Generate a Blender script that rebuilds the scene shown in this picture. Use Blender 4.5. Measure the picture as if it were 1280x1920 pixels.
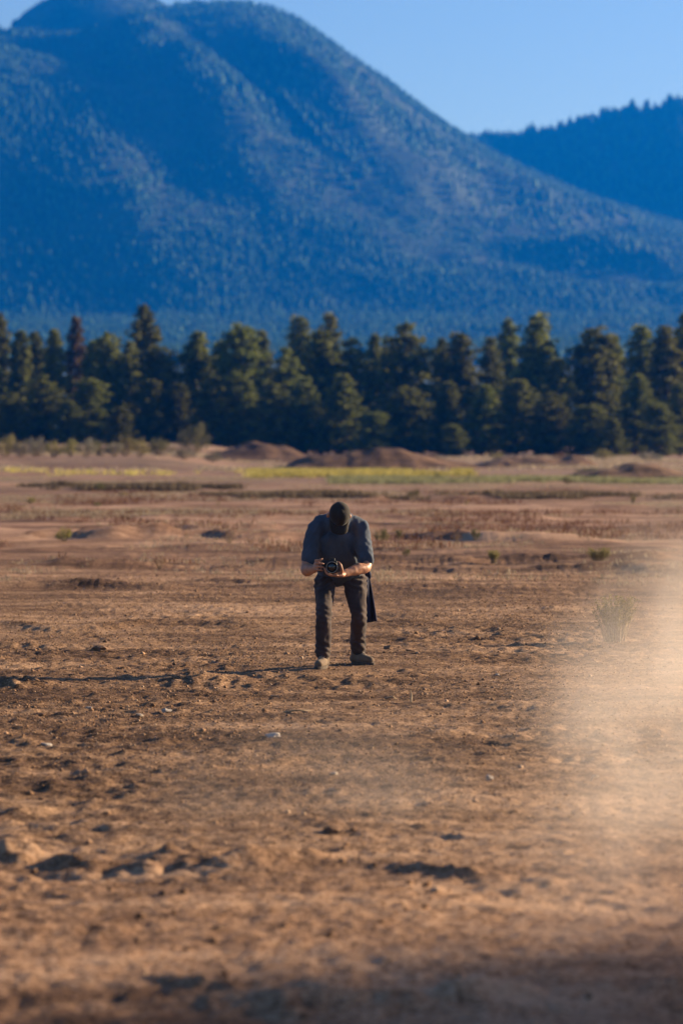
import bpy, bmesh, math, random
import numpy as np
from mathutils import Vector, Matrix

for o in list(bpy.data.objects):
    bpy.data.objects.remove(o)
sc = bpy.context.scene
C = sc.collection

# ------------------------------------------------------------------ camera
F = 5333.0                      # focal length in photograph pixels (1280 x 1920)
CAMZ = 2.0
PITCH = math.atan(148.0 / F)    # horizon 148 px above the picture centre
cam_d = bpy.data.cameras.new('camera_view')
cam = bpy.data.objects.new('camera_view', cam_d)
C.objects.link(cam)
cam.location = (0, 0, CAMZ)
cam.rotation_euler = (math.pi / 2 - PITCH, 0, 0)
cam_d.sensor_fit = 'VERTICAL'
cam_d.sensor_height = 36.0
cam_d.sensor_width = 24.0
cam_d.lens = 100.0
cam_d.clip_start = 0.1
cam_d.clip_end = 9000
cam_d.dof.use_dof = True
cam_d.dof.focus_distance = 24.1
cam_d.dof.aperture_fstop = 2.1
sc.camera = cam

# ------------------------------------------------------------------ light
SUN_EL, SUN_AZ = math.radians(16), math.radians(27)   # azimuth measured from +x towards +y
SUN = Vector((math.cos(SUN_EL) * math.cos(SUN_AZ), math.cos(SUN_EL) * math.sin(SUN_AZ), math.sin(SUN_EL)))
w = bpy.data.worlds.new('World')
sc.world = w
w.use_nodes = True
nt = w.node_tree
bg = nt.nodes['Background']
sky = nt.nodes.new('ShaderNodeTexSky')
sky.sky_type = 'NISHITA'
sky.sun_disc = False
sky.sun_elevation = SUN_EL
sky.sun_rotation = math.pi / 2 - SUN_AZ
sky.altitude = 2100
sky.air_density = 1.0
sky.dust_density = 4.5
sky.ozone_density = 3.5
nt.links.new(sky.outputs[0], bg.inputs[0])
bg.inputs[1].default_value = 0.054
sun_d = bpy.data.lights.new('sun', 'SUN')
sun_d.energy = 5.0
sun_d.angle = math.radians(0.5)
sun_d.color = (1.0, 0.82, 0.57)
sun = bpy.data.objects.new('sun', sun_d)
C.objects.link(sun)
sun.rotation_euler = SUN.to_track_quat('Z', 'Y').to_euler()
sun.location = (30, 20, 30)

sc.view_settings.view_transform = 'Standard'
sc.view_settings.look = 'None'
sc.view_settings.exposure = 1.5
sc.view_settings.gamma = 1
sc.view_settings.use_curve_mapping = False
cy = sc.cycles
cy.use_denoising = True
cy.max_bounces = 5
cy.diffuse_bounces = 2
cy.glossy_bounces = 2
cy.transmission_bounces = 2
cy.transparent_max_bounces = 6
cy.volume_bounces = 2
cy.sample_clamp_indirect = 6
cy.volume_max_steps = 256

# ------------------------------------------------------------------ helpers
def at(px, py, d):
    """world point on the ray of a photograph pixel at depth y = d"""
    u, v = (px - 640) / F, (960 - py) / F
    ca, sa = math.cos(PITCH), math.sin(PITCH)
    t = d / (ca + v * sa)
    return Vector((u * t, d, CAMZ + t * (v * ca - sa)))

def _hash(ix, iy, iz, seed):
    h = (ix.astype(np.int64) * 374761393 + iy.astype(np.int64) * 668265263 + iz.astype(np.int64) * 2147483647 + seed * 974711) & 0xFFFFFFFF
    h = ((h ^ (h >> 13)) * 1274126177) & 0xFFFFFFFF
    h = ((h ^ (h >> 16)) * 2246822519) & 0xFFFFFFFF
    h = h ^ (h >> 15)
    return (h & 0xFFFFFF).astype(np.float64) / 0xFFFFFF * 2 - 1

def vn(x, y, seed=0):
    x = np.asarray(x, float); y = np.asarray(y, float)
    ix, iy = np.floor(x), np.floor(y)
    fx, fy = x - ix, y - iy
    fx = fx * fx * fx * (fx * (fx * 6 - 15) + 10); fy = fy * fy * fy * (fy * (fy * 6 - 15) + 10)
    z = np.zeros_like(ix)
    a = _hash(ix, iy, z, seed); b = _hash(ix + 1, iy, z, seed)
    c = _hash(ix, iy + 1, z, seed); d = _hash(ix + 1, iy + 1, z, seed)
    return (a * (1 - fx) + b * fx) * (1 - fy) + (c * (1 - fx) + d * fx) * fy

def vn3(x, y, z, seed=0):
    ix, iy, iz = np.floor(x), np.floor(y), np.floor(z)
    fx, fy, fz = x - ix, y - iy, z - iz
    fx = fx * fx * (3 - 2 * fx); fy = fy * fy * (3 - 2 * fy); fz = fz * fz * (3 - 2 * fz)
    r = 0
    for k in (0, 1):
        a = _hash(ix, iy, iz + k, seed); b = _hash(ix + 1, iy, iz + k, seed)
        c = _hash(ix, iy + 1, iz + k, seed); d = _hash(ix + 1, iy + 1, iz + k, seed)
        r = r + ((a * (1 - fx) + b * fx) * (1 - fy) + (c * (1 - fx) + d * fx) * fy) * (fz if k else 1 - fz)
    return r

def fbm(x, y, n=4, seed=0, g=0.5):
    r = 0; a = 1
    for i in range(n):
        r = r + a * vn(x * 2 ** i + 17.3 * i, y * 2 ** i + 9.1 * i, seed + i); a *= g
    return r

def sstep(a, b, x):
    t = np.clip((x - a) / (b - a), 0, 1)
    return t * t * (3 - 2 * t)

def mesh_np(name, verts, faces, smooth=True, fverts=None):
    """fast mesh from numpy; faces is (n,3) or (n,4)"""
    verts = np.asarray(verts, np.float32); faces = np.asarray(faces, np.int32)
    me = bpy.data.meshes.new(name)
    k = faces.shape[1]
    me.vertices.add(len(verts)); me.vertices.foreach_set('co', verts.ravel())
    me.loops.add(faces.size); me.loops.foreach_set('vertex_index', faces.ravel())
    me.polygons.add(len(faces))
    me.polygons.foreach_set('loop_start', np.arange(0, faces.size, k, dtype=np.int32))
    me.polygons.foreach_set('loop_total', np.full(len(faces), k, np.int32))
    me.update(calc_edges=True)
    if smooth:
        me.polygons.foreach_set('use_smooth', np.ones(len(faces), bool))
    return me

def grid_faces(nr, nc):
    i = np.arange(nr * nc).reshape(nr, nc)
    return np.stack([i[:-1, :-1], i[:-1, 1:], i[1:, 1:], i[1:, :-1]], -1).reshape(-1, 4)

def link(name, me, mat=None, parent=None, label=None, cat=None, group=None, kind=None):
    o = bpy.data.objects.new(name, me)
    C.objects.link(o)
    if mat is not None and me is not None and not me.materials:
        me.materials.append(mat)
    if parent: o.parent = parent
    if label: o['label'] = label
    if cat: o['category'] = cat
    if group: o['group'] = group
    if kind: o['kind'] = kind
    return o

# ------------------------------------------------------------------ materials
class NT:
    def __init__(s, name):
        s.m = bpy.data.materials.new(name); s.m.use_nodes = True
        s.t = s.m.node_tree; s.b = s.t.nodes['Principled BSDF']
        s.out = s.t.nodes['Material Output']
    def n(s, typ, **kw):
        nd = s.t.nodes.new(typ)
        for k, v in kw.items():
            if hasattr(nd, k): setattr(nd, k, v)
            else: nd.inputs[k].default_value = v
        return nd
    def l(s, a, b): s.t.links.new(a, b)
    def noise(s, scale, stretch=(1, 1, 1), detail=3, rough=0.55, coord='Object', loc=(0, 0, 0)):
        if not hasattr(s, 'tc'): s.tc = s.n('ShaderNodeTexCoord')
        mp = s.n('ShaderNodeMapping'); mp.inputs['Scale'].default_value = stretch; mp.inputs['Location'].default_value = loc
        s.l(s.tc.outputs[coord], mp.inputs[0])
        no = s.n('ShaderNodeTexNoise'); no.inputs['Scale'].default_value = scale
        no.inputs['Detail'].default_value = detail; no.inputs['Roughness'].default_value = rough
        s.l(mp.outputs[0], no.inputs['Vector'])
        return no.outputs[0]
    def ramp(s, fac, stops):
        r = s.n('ShaderNodeValToRGB'); e = r.color_ramp.elements
        while len(e) < len(stops): e.new(0.5)
        for el, (p, c) in zip(e, stops):
            el.position = p; el.color = (*c, 1) if len(c) == 3 else c
        s.l(fac, r.inputs[0]); return r.outputs[0]
    def mix(s, fac, a, b, mode='MIX'):
        m = s.n('ShaderNodeMix', data_type='RGBA', blend_type=mode)
        for sock, v in ((m.inputs[0], fac), (m.inputs[6], a), (m.inputs[7], b)):
            if hasattr(v, 'links'): s.l(v, sock)
            elif isinstance(v, (int, float)): sock.default_value = v
            else: sock.default_value = (*v, 1)
        return m.outputs[2]
    def math(s, op, a, b=None, clamp=False):
        m = s.n('ShaderNodeMath', operation=op, use_clamp=clamp)
        for i, v in enumerate((a, b)):
            if v is None: continue
            if hasattr(v, 'links'): s.l(v, m.inputs[i])
            else: m.inputs[i].default_value = v
        return m.outputs[0]
    def bump(s, h, strength=0.4, dist=0.02):
        b = s.n('ShaderNodeBump'); b.inputs['Strength'].default_value = strength; b.inputs['Distance'].default_value = dist
        s.l(h, b.inputs['Height']); s.l(b.outputs[0], s.b.inputs['Normal'])
    def fin(s, col, rough=0.9, spec=0.2):
        if hasattr(col, 'links'): s.l(col, s.b.inputs['Base Color'])
        else: s.b.inputs['Base Color'].default_value = (*col, 1)
        s.b.inputs['Roughness'].default_value = rough
        s.b.inputs['Specular IOR Level'].default_value = spec
        return s.m

def soil_mat(name, far=True, val=1.0):
    s = NT(name)
    big = s.noise(0.12, (0.5, 1.0, 1), 4)
    strk = s.noise(0.9, (0.35, 1.0, 1), 4, 0.6)
    med = s.noise(5.0, (0.8, 1, 1), 4, 0.6)
    fine = s.noise(42.0, (1, 1, 1), 3, 0.7)
    stk2 = s.noise(2.2, (0.22, 1.0, 1), 4, 0.65, loc=(5, 3, 0))
    f = s.math('ADD', s.math('MULTIPLY', big, 0.26), s.math('ADD', s.math('MULTIPLY', strk, 0.22), s.math('MULTIPLY', stk2, 0.22)))
    f = s.math('ADD', f, s.math('MULTIPLY', med, 0.14))
    f = s.math('ADD', f, s.math('MULTIPLY', fine, 0.34))
    f = s.math('ADD', s.math('MULTIPLY', s.math('SUBTRACT', f, 0.58), 1.9), 0.51)
    near = s.ramp(f, [(0.40, (0.050, 0.027, 0.017)), (0.50, (0.138, 0.077, 0.045)), (0.58, (0.245, 0.145, 0.083)), (0.68, (0.42, 0.265, 0.165))])
    col = near
    if far:
        f2 = s.math('ADD', s.math('MULTIPLY', f, 0.55), s.math('MULTIPLY', s.noise(0.55, (0.16, 1.0, 1), 5, 0.65, loc=(9, 1, 0)), 0.45))
        farc = s.ramp(f2, [(0.41, (0.060, 0.032, 0.022)), (0.48, (0.135, 0.070, 0.046)), (0.535, (0.225, 0.121, 0.079)), (0.61, (0.42, 0.265, 0.18))])
        sep = s.n('ShaderNodeSeparateXYZ'); s.l(s.tc.outputs['Object'], sep.inputs[0])
        mr = s.n('ShaderNodeMapRange'); mr.inputs['From Min'].default_value = 30; mr.inputs['From Max'].default_value = 60
        s.l(sep.outputs[1], mr.inputs[0])
        col = s.mix(mr.outputs[0], near, farc)
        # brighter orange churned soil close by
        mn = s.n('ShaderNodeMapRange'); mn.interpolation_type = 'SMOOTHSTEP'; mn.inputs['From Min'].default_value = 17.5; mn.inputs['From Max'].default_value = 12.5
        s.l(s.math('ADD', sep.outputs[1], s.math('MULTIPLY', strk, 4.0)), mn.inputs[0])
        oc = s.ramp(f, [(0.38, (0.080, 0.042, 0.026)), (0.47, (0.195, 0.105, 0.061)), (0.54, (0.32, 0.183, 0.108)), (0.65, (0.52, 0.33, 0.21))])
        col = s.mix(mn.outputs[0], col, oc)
        # bleached dry-grass litter on the far flat
        mg = s.n('ShaderNodeMapRange'); mg.inputs['From Min'].default_value = 72; mg.inputs['From Max'].default_value = 105
        s.l(sep.outputs[1], mg.inputs[0])
        gz = s.ramp(s.noise(0.10, (0.25, 1, 1), 4, 0.6, loc=(3, 7, 0)), [(0.40, (0, 0, 0)), (0.60, (1, 1, 1))])
        g2 = s.math('MULTIPLY', mg.outputs[0], gz)
        col = s.mix(s.math('MULTIPLY', g2, 0.6), col, (0.22, 0.16, 0.118))
    h = s.math('ADD', s.math('MULTIPLY', fine, 0.6), s.math('MULTIPLY', s.noise(150.0, detail=2), 0.35))
    s.bump(h, 0.9, 0.015)
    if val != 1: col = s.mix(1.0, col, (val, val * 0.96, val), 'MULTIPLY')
    return s.fin(col, 0.95, 0.1)

M = {}
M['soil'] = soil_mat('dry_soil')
M['mound'] = soil_mat('shade_darkened_soil', False, 0.55)  # soil colour darkened to stand in for shade on the mound fronts

def grit_mat():
    s = NT('soil_grit')
    geo = s.n('ShaderNodeNewGeometry')
    c = s.ramp(geo.outputs['Random Per Island'], [(0, (0.12, 0.068, 0.042)), (0.4, (0.24, 0.14, 0.082)), (0.85, (0.36, 0.22, 0.135)), (1, (0.46, 0.33, 0.23))])
    return s.fin(c, 0.95, 0.1)
M['grit'] = grit_mat()

def pine_mat(name, dark, light, trans=0.35, hue=0.03):
    s = NT(name)
    oi = s.n('ShaderNodeObjectInfo'); geo = s.n('ShaderNodeNewGeometry')
    f = s.math('ADD', s.math('MULTIPLY', geo.outputs['Random Per Island'], 0.5), s.math('MULTIPLY', s.noise(0.9, detail=2), 0.5))
    c = s.ramp(f, [(0.2, dark), (0.8, light)])
    hs = s.n('ShaderNodeHueSaturation'); s.l(c, hs.inputs['Color'])
    s.l(s.math('ADD', s.math('MULTIPLY', oi.outputs['Random'], hue), 0.495 - hue / 2), hs.inputs['Hue'])
    s.l(s.math('ADD', s.math('MULTIPLY', oi.outputs['Random'], 0.5), 0.75), hs.inputs['Value'])
    m = s.fin(hs.outputs[0], 0.75, 0.15)
    tr = s.n('ShaderNodeBsdfTranslucent'); s.l(hs.outputs[0], tr.inputs[0])
    mx = s.n('ShaderNodeMixShader'); mx.inputs[0].default_value = trans
    s.l(s.b.outputs[0], mx.inputs[1]); s.l(tr.outputs[0], mx.inputs[2]); s.l(mx.outputs[0], s.out.inputs[0])
    return m
M['pine'] = pine_mat('pine_needles', (0.042, 0.051, 0.006), (0.19, 0.202, 0.038))
M['brownpine'] = pine_mat('brown_needles', (0.06, 0.043, 0.015), (0.17, 0.125, 0.05))
M['shrub_green'] = pine_mat('shrub_leaves', (0.055, 0.062, 0.020), (0.17, 0.16, 0.055))
M['shrub_yellow'] = pine_mat('rabbitbrush_leaves', (0.11, 0.105, 0.035), (0.34, 0.30, 0.085))
M['shrub_grey'] = pine_mat('sage_leaves', (0.10, 0.095, 0.065), (0.25, 0.24, 0.17))
M['shrub_red'] = pine_mat('dead_brush_leaves', (0.08, 0.042, 0.025), (0.20, 0.11, 0.065))
M['far_forest'] = pine_mat('far_forest_needles', (0.005, 0.024, 0.012), (0.052, 0.135, 0.066), 0.15)

def plain(name, a, b, scale, rough=0.85, spec=0.2, bump=0.3, bd=0.005, stretch=(1, 1, 1)):
    s = NT(name)
    no = s.noise(scale, stretch, 4)
    c = s.ramp(no, [(0.35, a), (0.65, b)])
    if bump: s.bump(s.noise(scale * 4, stretch, 3), bump, bd)
    return s.fin(c, rough, spec)
M['bark'] = plain('bark', (0.05, 0.032, 0.022), (0.13, 0.085, 0.058), 6, stretch=(1, 1, 0.3))
M['twig'] = plain('dry_twig', (0.16, 0.115, 0.075), (0.34, 0.26, 0.17), 20)
M['stone'] = plain('pale_stone', (0.22, 0.17, 0.135), (0.52, 0.46, 0.40), 30)
M['clod'] = plain('earth_clod', (0.12, 0.068, 0.042), (0.28, 0.165, 0.10), 14, bump=0.6, bd=0.01)
M['mountain'] = plain('mountain_ground', (0.008, 0.024, 0.015), (0.030, 0.056, 0.033), 0.018, bump=0)

# ------------------------------------------------------------------ ground
FEET = [(-0.165, 24.1), (0.19, 24.6)]
def seg_ridge(x, y, x0, y0, x1, y1, wdt, seed, wob=0.25):
    """ridge along a line in plan, returns 0..1 cross profile"""
    dx, dy = x1 - x0, y1 - y0
    L = math.hypot(dx, dy)
    t = ((x - x0) * dx + (y - y0) * dy) / L / L
    s = ((x - x0) * -dy + (y - y0) * dx) / L + wob * vn(x * 1.1, y * 0.2, seed)
    return np.exp(-(s / wdt) ** 2) * sstep(-0.08, 0.05, t) * (1 - sstep(0.95, 1.08, t))

def H(x, y):
    x = np.asarray(x, float); y = np.asarray(y, float)
    h = 0.05 * vn(x / 7.5 + 3.3, y / 9.0, 1) * sstep(0, 30, y) * (1 - 0.6 * sstep(40, 60, y))
    h = h + 0.022 * fbm(x / 1.9, y / 1.5, 3, 5) * (1 - 0.6 * sstep(34, 50, y))
    near = 1 - sstep(36, 70, y)
    rough = 0.12 + 0.88 * sstep(0.1, 0.7, vn(x / 1.7 + 8, y / 2.6, 31) + 0.45 * sstep(19, 26, y) * (1 - sstep(26.5, 29, y)))
    lump = vn(x / 0.23, y / 0.26, 11)
    h = h + near * (0.024 * rough * np.clip(lump - 0.15, 0, 1) ** 1.2 + 0.014 * rough * vn(x / 0.09, y / 0.11, 12) + 0.0105 * vn(x / 0.042, y / 0.05, 13))
    # churned ridges and ruts
    jag = np.clip(0.55 + 0.75 * vn(x / 0.42, y / 0.5, 42) + 0.5 * vn(x / 0.13, y / 0.15, 142) + 0.25 * vn(x / 0.05, y / 0.06, 143), 0, 2)
    h = h + 0.045 * seg_ridge(x, y, -2.2, 13.9, 1.3, 12.35, 0.085, 41, 0.45) * jag
    h = h + 0.018 * seg_ridge(x, y, -2.2, 13.75, -0.3, 13.1, 0.2, 41, 0.45) * jag
    h = h - 0.012 * seg_ridge(x, y, -2.2, 13.45, 1.3, 11.95, 0.12, 41, 0.45)
    h = h + 0.026 * seg_ridge(x, y, -0.3, 14.8, 0.7, 14.1, 0.07, 43, 0.4) * jag
    h = h + 0.050 * seg_ridge(x, y, -1.6, 10.2, 0.25, 10.1, 0.09, 44, 0.3) * jag
    h = h - 0.030 * seg_ridge(x, y, -2.0, 9.75, 2.0, 9.75, 0.16, 46, 0.25)
    h = h + 0.040 * seg_ridge(x, y, 0.3, 10.25, 1.2, 10.5, 0.08, 47, 0.3) * jag
    h = h + 0.035 * seg_ridge(x, y, -2.5, 11.3, -0.9, 11.25, 0.12, 48, 0.4) * jag
    h = h + 0.028 * seg_ridge(x, y, -1.4, 16.6, 1.6, 17.6, 0.10, 49, 0.5) * jag + 0.028 * seg_ridge(x, y, -2.4, 15.2, 0.4, 15.9, 0.10, 50, 0.5) * jag
    for k, (a, b, c, d, hh, ww) in enumerate([(-5, 26.9, -1.9, 27.6, 0.05, 0.25), (-3.6, 29.5, 1.0, 30.6, 0.05, 0.3), (0.6, 20.9, 2.4, 20.4, 0.05, 0.3),
                                       (-4.6, 36.2, -2.1, 35.6, 0.12, 0.4), (-1.8, 37.5, 4.4, 35.9, 0.10, 0.4), (0.5, 31.6, 4.5, 32.6, 0.06, 0.3),
                                       (-7.5, 42.5, 5.5, 44.5, 0.14, 0.5), (0.5, 41, 9, 39.8, 0.12, 0.5), (-0.8, 18.2, 1.0, 18.6, 0.04, 0.2)]):
        h = h + hh * seg_ridge(x, y, a, b, c, d, ww, 60 + k, 0.5) * (0.55 + 0.5 * fbm(x / 1.9, y / 1.3, 4, 80 + k, 0.65))
    # low graded berms across the flat
    for k, (a, b, c, d, hh, ww) in enumerate([(-12, 53.6, -3.2, 54.4, 0.24, 0.45), (-3.0, 55, 4.6, 53.2, 0.18, 0.45), (-12, 49.6, 9, 50.6, 0.07, 0.5), (-14, 59.5, 12, 61, 0.08, 0.6),
                                       (-16, 68, 16, 66, 0.08, 0.6), (-18, 75, 18, 76, 0.08, 0.7), (-20, 85.5, 30, 88.5, 0.12, 0.9), (-40, 101, 0, 98.5, 0.12, 1.0)]):
        h = h + hh * seg_ridge(x, y, a, b, c, d, ww, 90 + k, 1.2) * (0.65 + 0.45 * fbm(x / 3.1, y / 2.4, 4, 110 + k, 0.65))
    mid = sstep(34, 45, y) * (1 - sstep(140, 200, y))
    h = h + mid * (0.022 * fbm(x / 1.9, y / 3.6, 2, 21) + 0.03 * np.clip(vn(x / 0.6, y / 1.3, 22), 0, 1) * (1 - sstep(60, 90, y)))
    # long bank on the left in front of the trees
    h = h + 0.55 * sstep(164, 165.3, y + 2 * vn(x / 6, y / 9, 51)) * (1 - sstep(-12, -6, x)) * (1 - sstep(230, 300, y))
    h = h + 0.5 * sstep(209, 210.5, y + 2 * vn(x / 5, y / 9, 52)) * (1 - sstep(-12, -4, x)) * (1 - sstep(240, 300, y))
    h = h + sstep(300, 2000, y) * 0.0
    for bx, by, bh, bw in [(-1.15, 23.25, 0.065, 0.26), (-2.6, 22.6, 0.07, 0.35), (-0.81, 13.5, 0.040, 0.13), (-1.6, 13.57, 0.04, 0.12), (-1.2, 13.25, -0.015, 0.16), (-0.5, 13.3, 0.03, 0.3), (0.0, 14.45, 0.02, 0.2), (-0.1, 10.1, 0.03, 0.2)]:
        q = np.exp(-(((x - bx) / bw) ** 2 + ((y - by) / (bw * 1.3)) ** 2))
        h = h + bh * q * (1 + 0.5 * vn(x / 0.07, y / 0.08, 151) + 0.3 * vn(x / 0.035, y / 0.04, 152))
    # level footing
    for fx, fy in FEET:
        m = np.exp(-(((x - fx) / 0.42) ** 2 + ((y - fy) / 0.5) ** 2))
        h = h * (1 - 0.85 * m)
    return h

def growth(start, step, g, end):
    r = [start]
    while r[-1] < end:
        r.append(r[-1] + step); step *= g
    return r
xs = list(np.arange(-3.22, 3.2201, 0.028))
right = growth(3.22, 0.029, 1.055, 1250)[1:]
xs = np.array([-v for v in right[::-1]] + xs + right)
ys = [-v for v in growth(-8.0, 0.05, 1.25, 90)[::-1]][:-1]
yy = 8.0
while yy < 31:
    ys.append(yy); yy += 0.022 + 0.0007 * (yy - 8)
ys = np.array(ys + growth(31.0, 0.04, 1.015, 1500))
gx, gy = np.meshgrid(xs, ys)
gz = H(gx, gy)
ground_me = mesh_np('ground', np.stack([gx.ravel(), gy.ravel(), gz.ravel()], 1), grid_faces(len(ys), len(xs)))
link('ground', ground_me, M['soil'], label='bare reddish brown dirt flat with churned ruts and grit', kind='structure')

def gpt(px, py):
    """ground point seen at a photograph pixel"""
    d = F * CAMZ / (py - 812)
    for _ in range(6):
        p = at(px, py, d)
        z = float(H(np.array([p.x]), np.array([d]))[0])
        d = F * (CAMZ - z) / (py - 812)
    p = at(px, py, d); p.z = z
    return p

# ------------------------------------------------------------------ mountain and right-hand hill
CR_D = 3000.0
prof = [(-1800, 330), (-1200, 250), (-700, 190), (-300, 120), (0, 72), (100, 70), (180, 60), (250, 32), (310, 13), (380, 3), (440, 0), (500, 10), (560, 35), (620, 75), (700, 130), (780, 191),
        (840, 236), (900, 274), (960, 308), (1060, 356), (1160, 392), (1280, 428), (1500, 478), (1900, 545), (2600, 600)]
cx = np.array([(p[0] - 640) / F * CR_D for p in prof]); cz = np.array([CAMZ + (812 - p[1]) / F * CR_D - 3.5 for p in prof])
_xs = np.linspace(cx[0], cx[-1], 600); _zs = np.interp(_xs, cx, cz)
_k = np.hanning(15); _k /= _k.sum()
_zs = np.convolve(np.pad(_zs, 7, 'edge'), _k, 'valid')
def foot(y):
    return 2 + 48 * sstep(700, 1750, y) + np.clip(y - 1700, 0, None) * 0.085
def M0(x, y):
    x = np.asarray(x, float); y = np.asarray(y, float)
    top = np.interp(x, _xs, _zs)
    f = foot(y)
    t = (y - 2150) / (CR_D - 2150)
    g = np.where(t < 1, np.clip(t, 0, 1) ** 1.25 * (1 - 0.12 * np.clip(t, 0, 1) ** 6) / 0.88, 1 - (t - 1) * 0.55)
    return f * (1 - np.clip(g, 0, 1)) + np.maximum(top, f) * np.clip(g, -1, 1)
def raycast(px, py):
    for d in np.arange(1500, 3000, 6.0):
        p = at(px, py, d)
        if p.z < float(M0(np.array([p.x]), np.array([d]))[0]): return p.x, d
    return p.x, 2990.0
def polyline(pts):
    return np.array([raycast(*p) for p in pts])
GUL = polyline([(318, 14), (352, 90), (400, 170), (455, 235), (540, 290), (650, 352), (800, 450)])
GUL2 = polyline([(120, 150), (200, 240), (290, 330), (420, 430)])
GUL3 = polyline([(560, 60), (640, 150), (740, 240), (860, 320), (1000, 400)])
def bank(x, y, pl, amp, rise, fall):
    best = np.full(x.shape, 1e9); sgn = np.zeros(x.shape); par = np.zeros(x.shape)
    n = len(pl) - 1
    for i in range(n):
        (x0, y0), (x1, y1) = pl[i], pl[i + 1]
        dx, dy = x1 - x0, y1 - y0; L2 = dx * dx + dy * dy
        t = np.clip(((x - x0) * dx + (y - y0) * dy) / L2, 0, 1)
        ex, ey = x - x0 - t * dx, y - y0 - t * dy
        d = np.hypot(ex, ey)
        s = np.sign(ex * -dy + ey * dx)       # + on the right-hand (uphill) bank
        k = d < best
        best = np.where(k, d, best); sgn = np.where(k, s, sgn); par = np.where(k, (i + t) / n, par)
    r = np.where(sgn > 0, sstep(0, rise, best) * (1 - sstep(rise * 0.9, fall, best)), -0.25 * np.exp(-(best / 40) ** 2))
    env = np.minimum(1, np.minimum(par * 5 + 0.25, (1 - par) * 3))
    return amp * r * np.clip(env, 0, 1)
def MH(x, y):
    x = np.asarray(x, float); y = np.asarray(y, float)
    z = M0(x, y)
    t = np.clip((y - 2150) / 850, 0, 1); fade = t * (1 - t) * 4 * sstep(0, 0.35, 1 - t)
    # spurs running down to the right
    a, b = (x * 0.82 + y * 0.57), (-x * 0.57 + y * 0.82)
    wob = 60 * fbm(x / 300, y / 300, 2, 203)
    rid = 1 - np.abs(vn((a + wob) / 150, b / 620, 201)) * 2
    z = z + fade * sstep(0, 0.55, 1 - t) * 0.30 * np.clip(-(x + 60), 0, 280)
    z = z + fade * (20 * rid * (1 - 0.65 * sstep(-40, 90, x)) + 11 * fbm(x / 110, y / 110, 4, 205))
    z = z + bank(x, y, GUL, 50, 75, 300) * sstep(0, 0.6, 1 - t)
    z = z + bank(x, y, GUL2, 26, 60, 260) * fade
    z = z + bank(x, y, GUL3, 9, 55, 200) * fade
    # rounded summit dome at the upper left, behind the near ridge
    ex, ey = (x + 258) / 96.0, (y - 3120) / 150.0
    r = np.sqrt(ex * ex + ey * ey)
    dome = 389 + 95 * np.sqrt(np.clip(1 - (r / 1.25) ** 2, 0, 1))
    z = np.where(r < 1.25, np.maximum(z, dome), z)
    return z
# right-hand hill
rprof = [(500, 420), (700, 320), (800, 272), (860, 252), (900, 247), (960, 247), (1010, 239), (1060, 222), (1100, 214), (1150, 204), (1200, 196), (1250, 182), (1280, 179), (1400, 168), (1550, 200), (1900, 330), (2400, 500)]
RD = 3180.0
rx = np.array([(p[0] - 640) / F * RD for p in rprof]); rz = np.array([CAMZ + (812 - p[1]) / F * RD - 6 for p in rprof])
def RH(x, y):
    x = np.asarray(x, float); y = np.asarray(y, float)
    top = np.interp(x, rx, rz) - 2
    s = np.abs(y - RD)
    z = top - np.where(y < RD, 0.50 * s + 0.0 * s, 0.6 * s) + 8 * fbm(x / 130, y / 130, 3, 221) * np.clip(s / 120, 0, 1)
    return z
mx_ = np.arange(-1150, 1151, 10.0); my_ = np.concatenate([np.arange(900, 2100, 30.0), np.arange(2100, 3461, 9.0)])
X, Y = np.meshgrid(mx_, my_)
Z = MH(X, Y)
Z = Z - 6 * (1 - sstep(900, 1200, Y))
link('mountain', mesh_np('mountain', np.stack([X.ravel(), Y.ravel(), Z.ravel()], 1), grid_faces(len(my_), len(mx_))), M['mountain'],
     label='tall rounded mountain with forested spurs under blue haze', kind='structure')
hx = np.arange(-120, 1000, 9.0); hy = np.arange(2500, 3461, 9.0)
X, Y = np.meshgrid(hx, hy)
link('hill', mesh_np('hill', np.stack([X.ravel(), Y.ravel(), np.maximum(RH(X, Y), -60).ravel()], 1), grid_faces(len(hy), len(hx))), M['mountain'],
     label='shaded blue hill rising to the right behind the mountain flank', kind='structure')

def scatter_forest(rng):
    px, py, ph, pz = [], [], [], []
    def add(x, y, z, hgt):
        px.append(x); py.append(y); pz.append(z); ph.append(hgt)
    # foothill flats + mountain
    n = 98000
    y = rng.uniform(1350, 3050, n); x = rng.uniform(-1, 1, n) * (y * 0.12 * 1.22 + 40)
    dens = 0.70 + 0.8 * fbm(x / 90, y / 120, 4, 301, 0.7) + 0.25 * (y < 2250)
    k = rng.uniform(0, 1, n) < np.clip(dens, 0.42, 1)
    x, y = x[k], y[k]
    z = MH(x, y)
    zr = RH(x, y)
    k = zr < z
    add(x[k], y[k], z[k], rng.uniform(3.8, 8, k.sum()) * (1 + 0.45 * vn(x[k] / 60, y[k] / 60, 309)) * (1 - 0.25 * sstep(2700, 3000, y[k])))
    n = 12000
    x = rng.uniform(60, 560, n); y = rng.uniform(2700, 3230, n)
    zr = RH(x, y); z = MH(x, y)
    k = (zr > z - 2) & (rng.uniform(0, 1, n) < 0.8)
    add(x[k], y[k], zr[k], rng.uniform(6, 12, k.sum()))
    n = 300
    x = rng.uniform(110, 560, n); y = RD + rng.uniform(-10, 16, n)
    add(x, y, RH(x, y), rng.uniform(9, 17, n) * (0.8 + 0.4 * vn(x / 14, y * 0, 8)))
    return [np.concatenate(a) for a in (px, py, pz, ph)]
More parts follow.
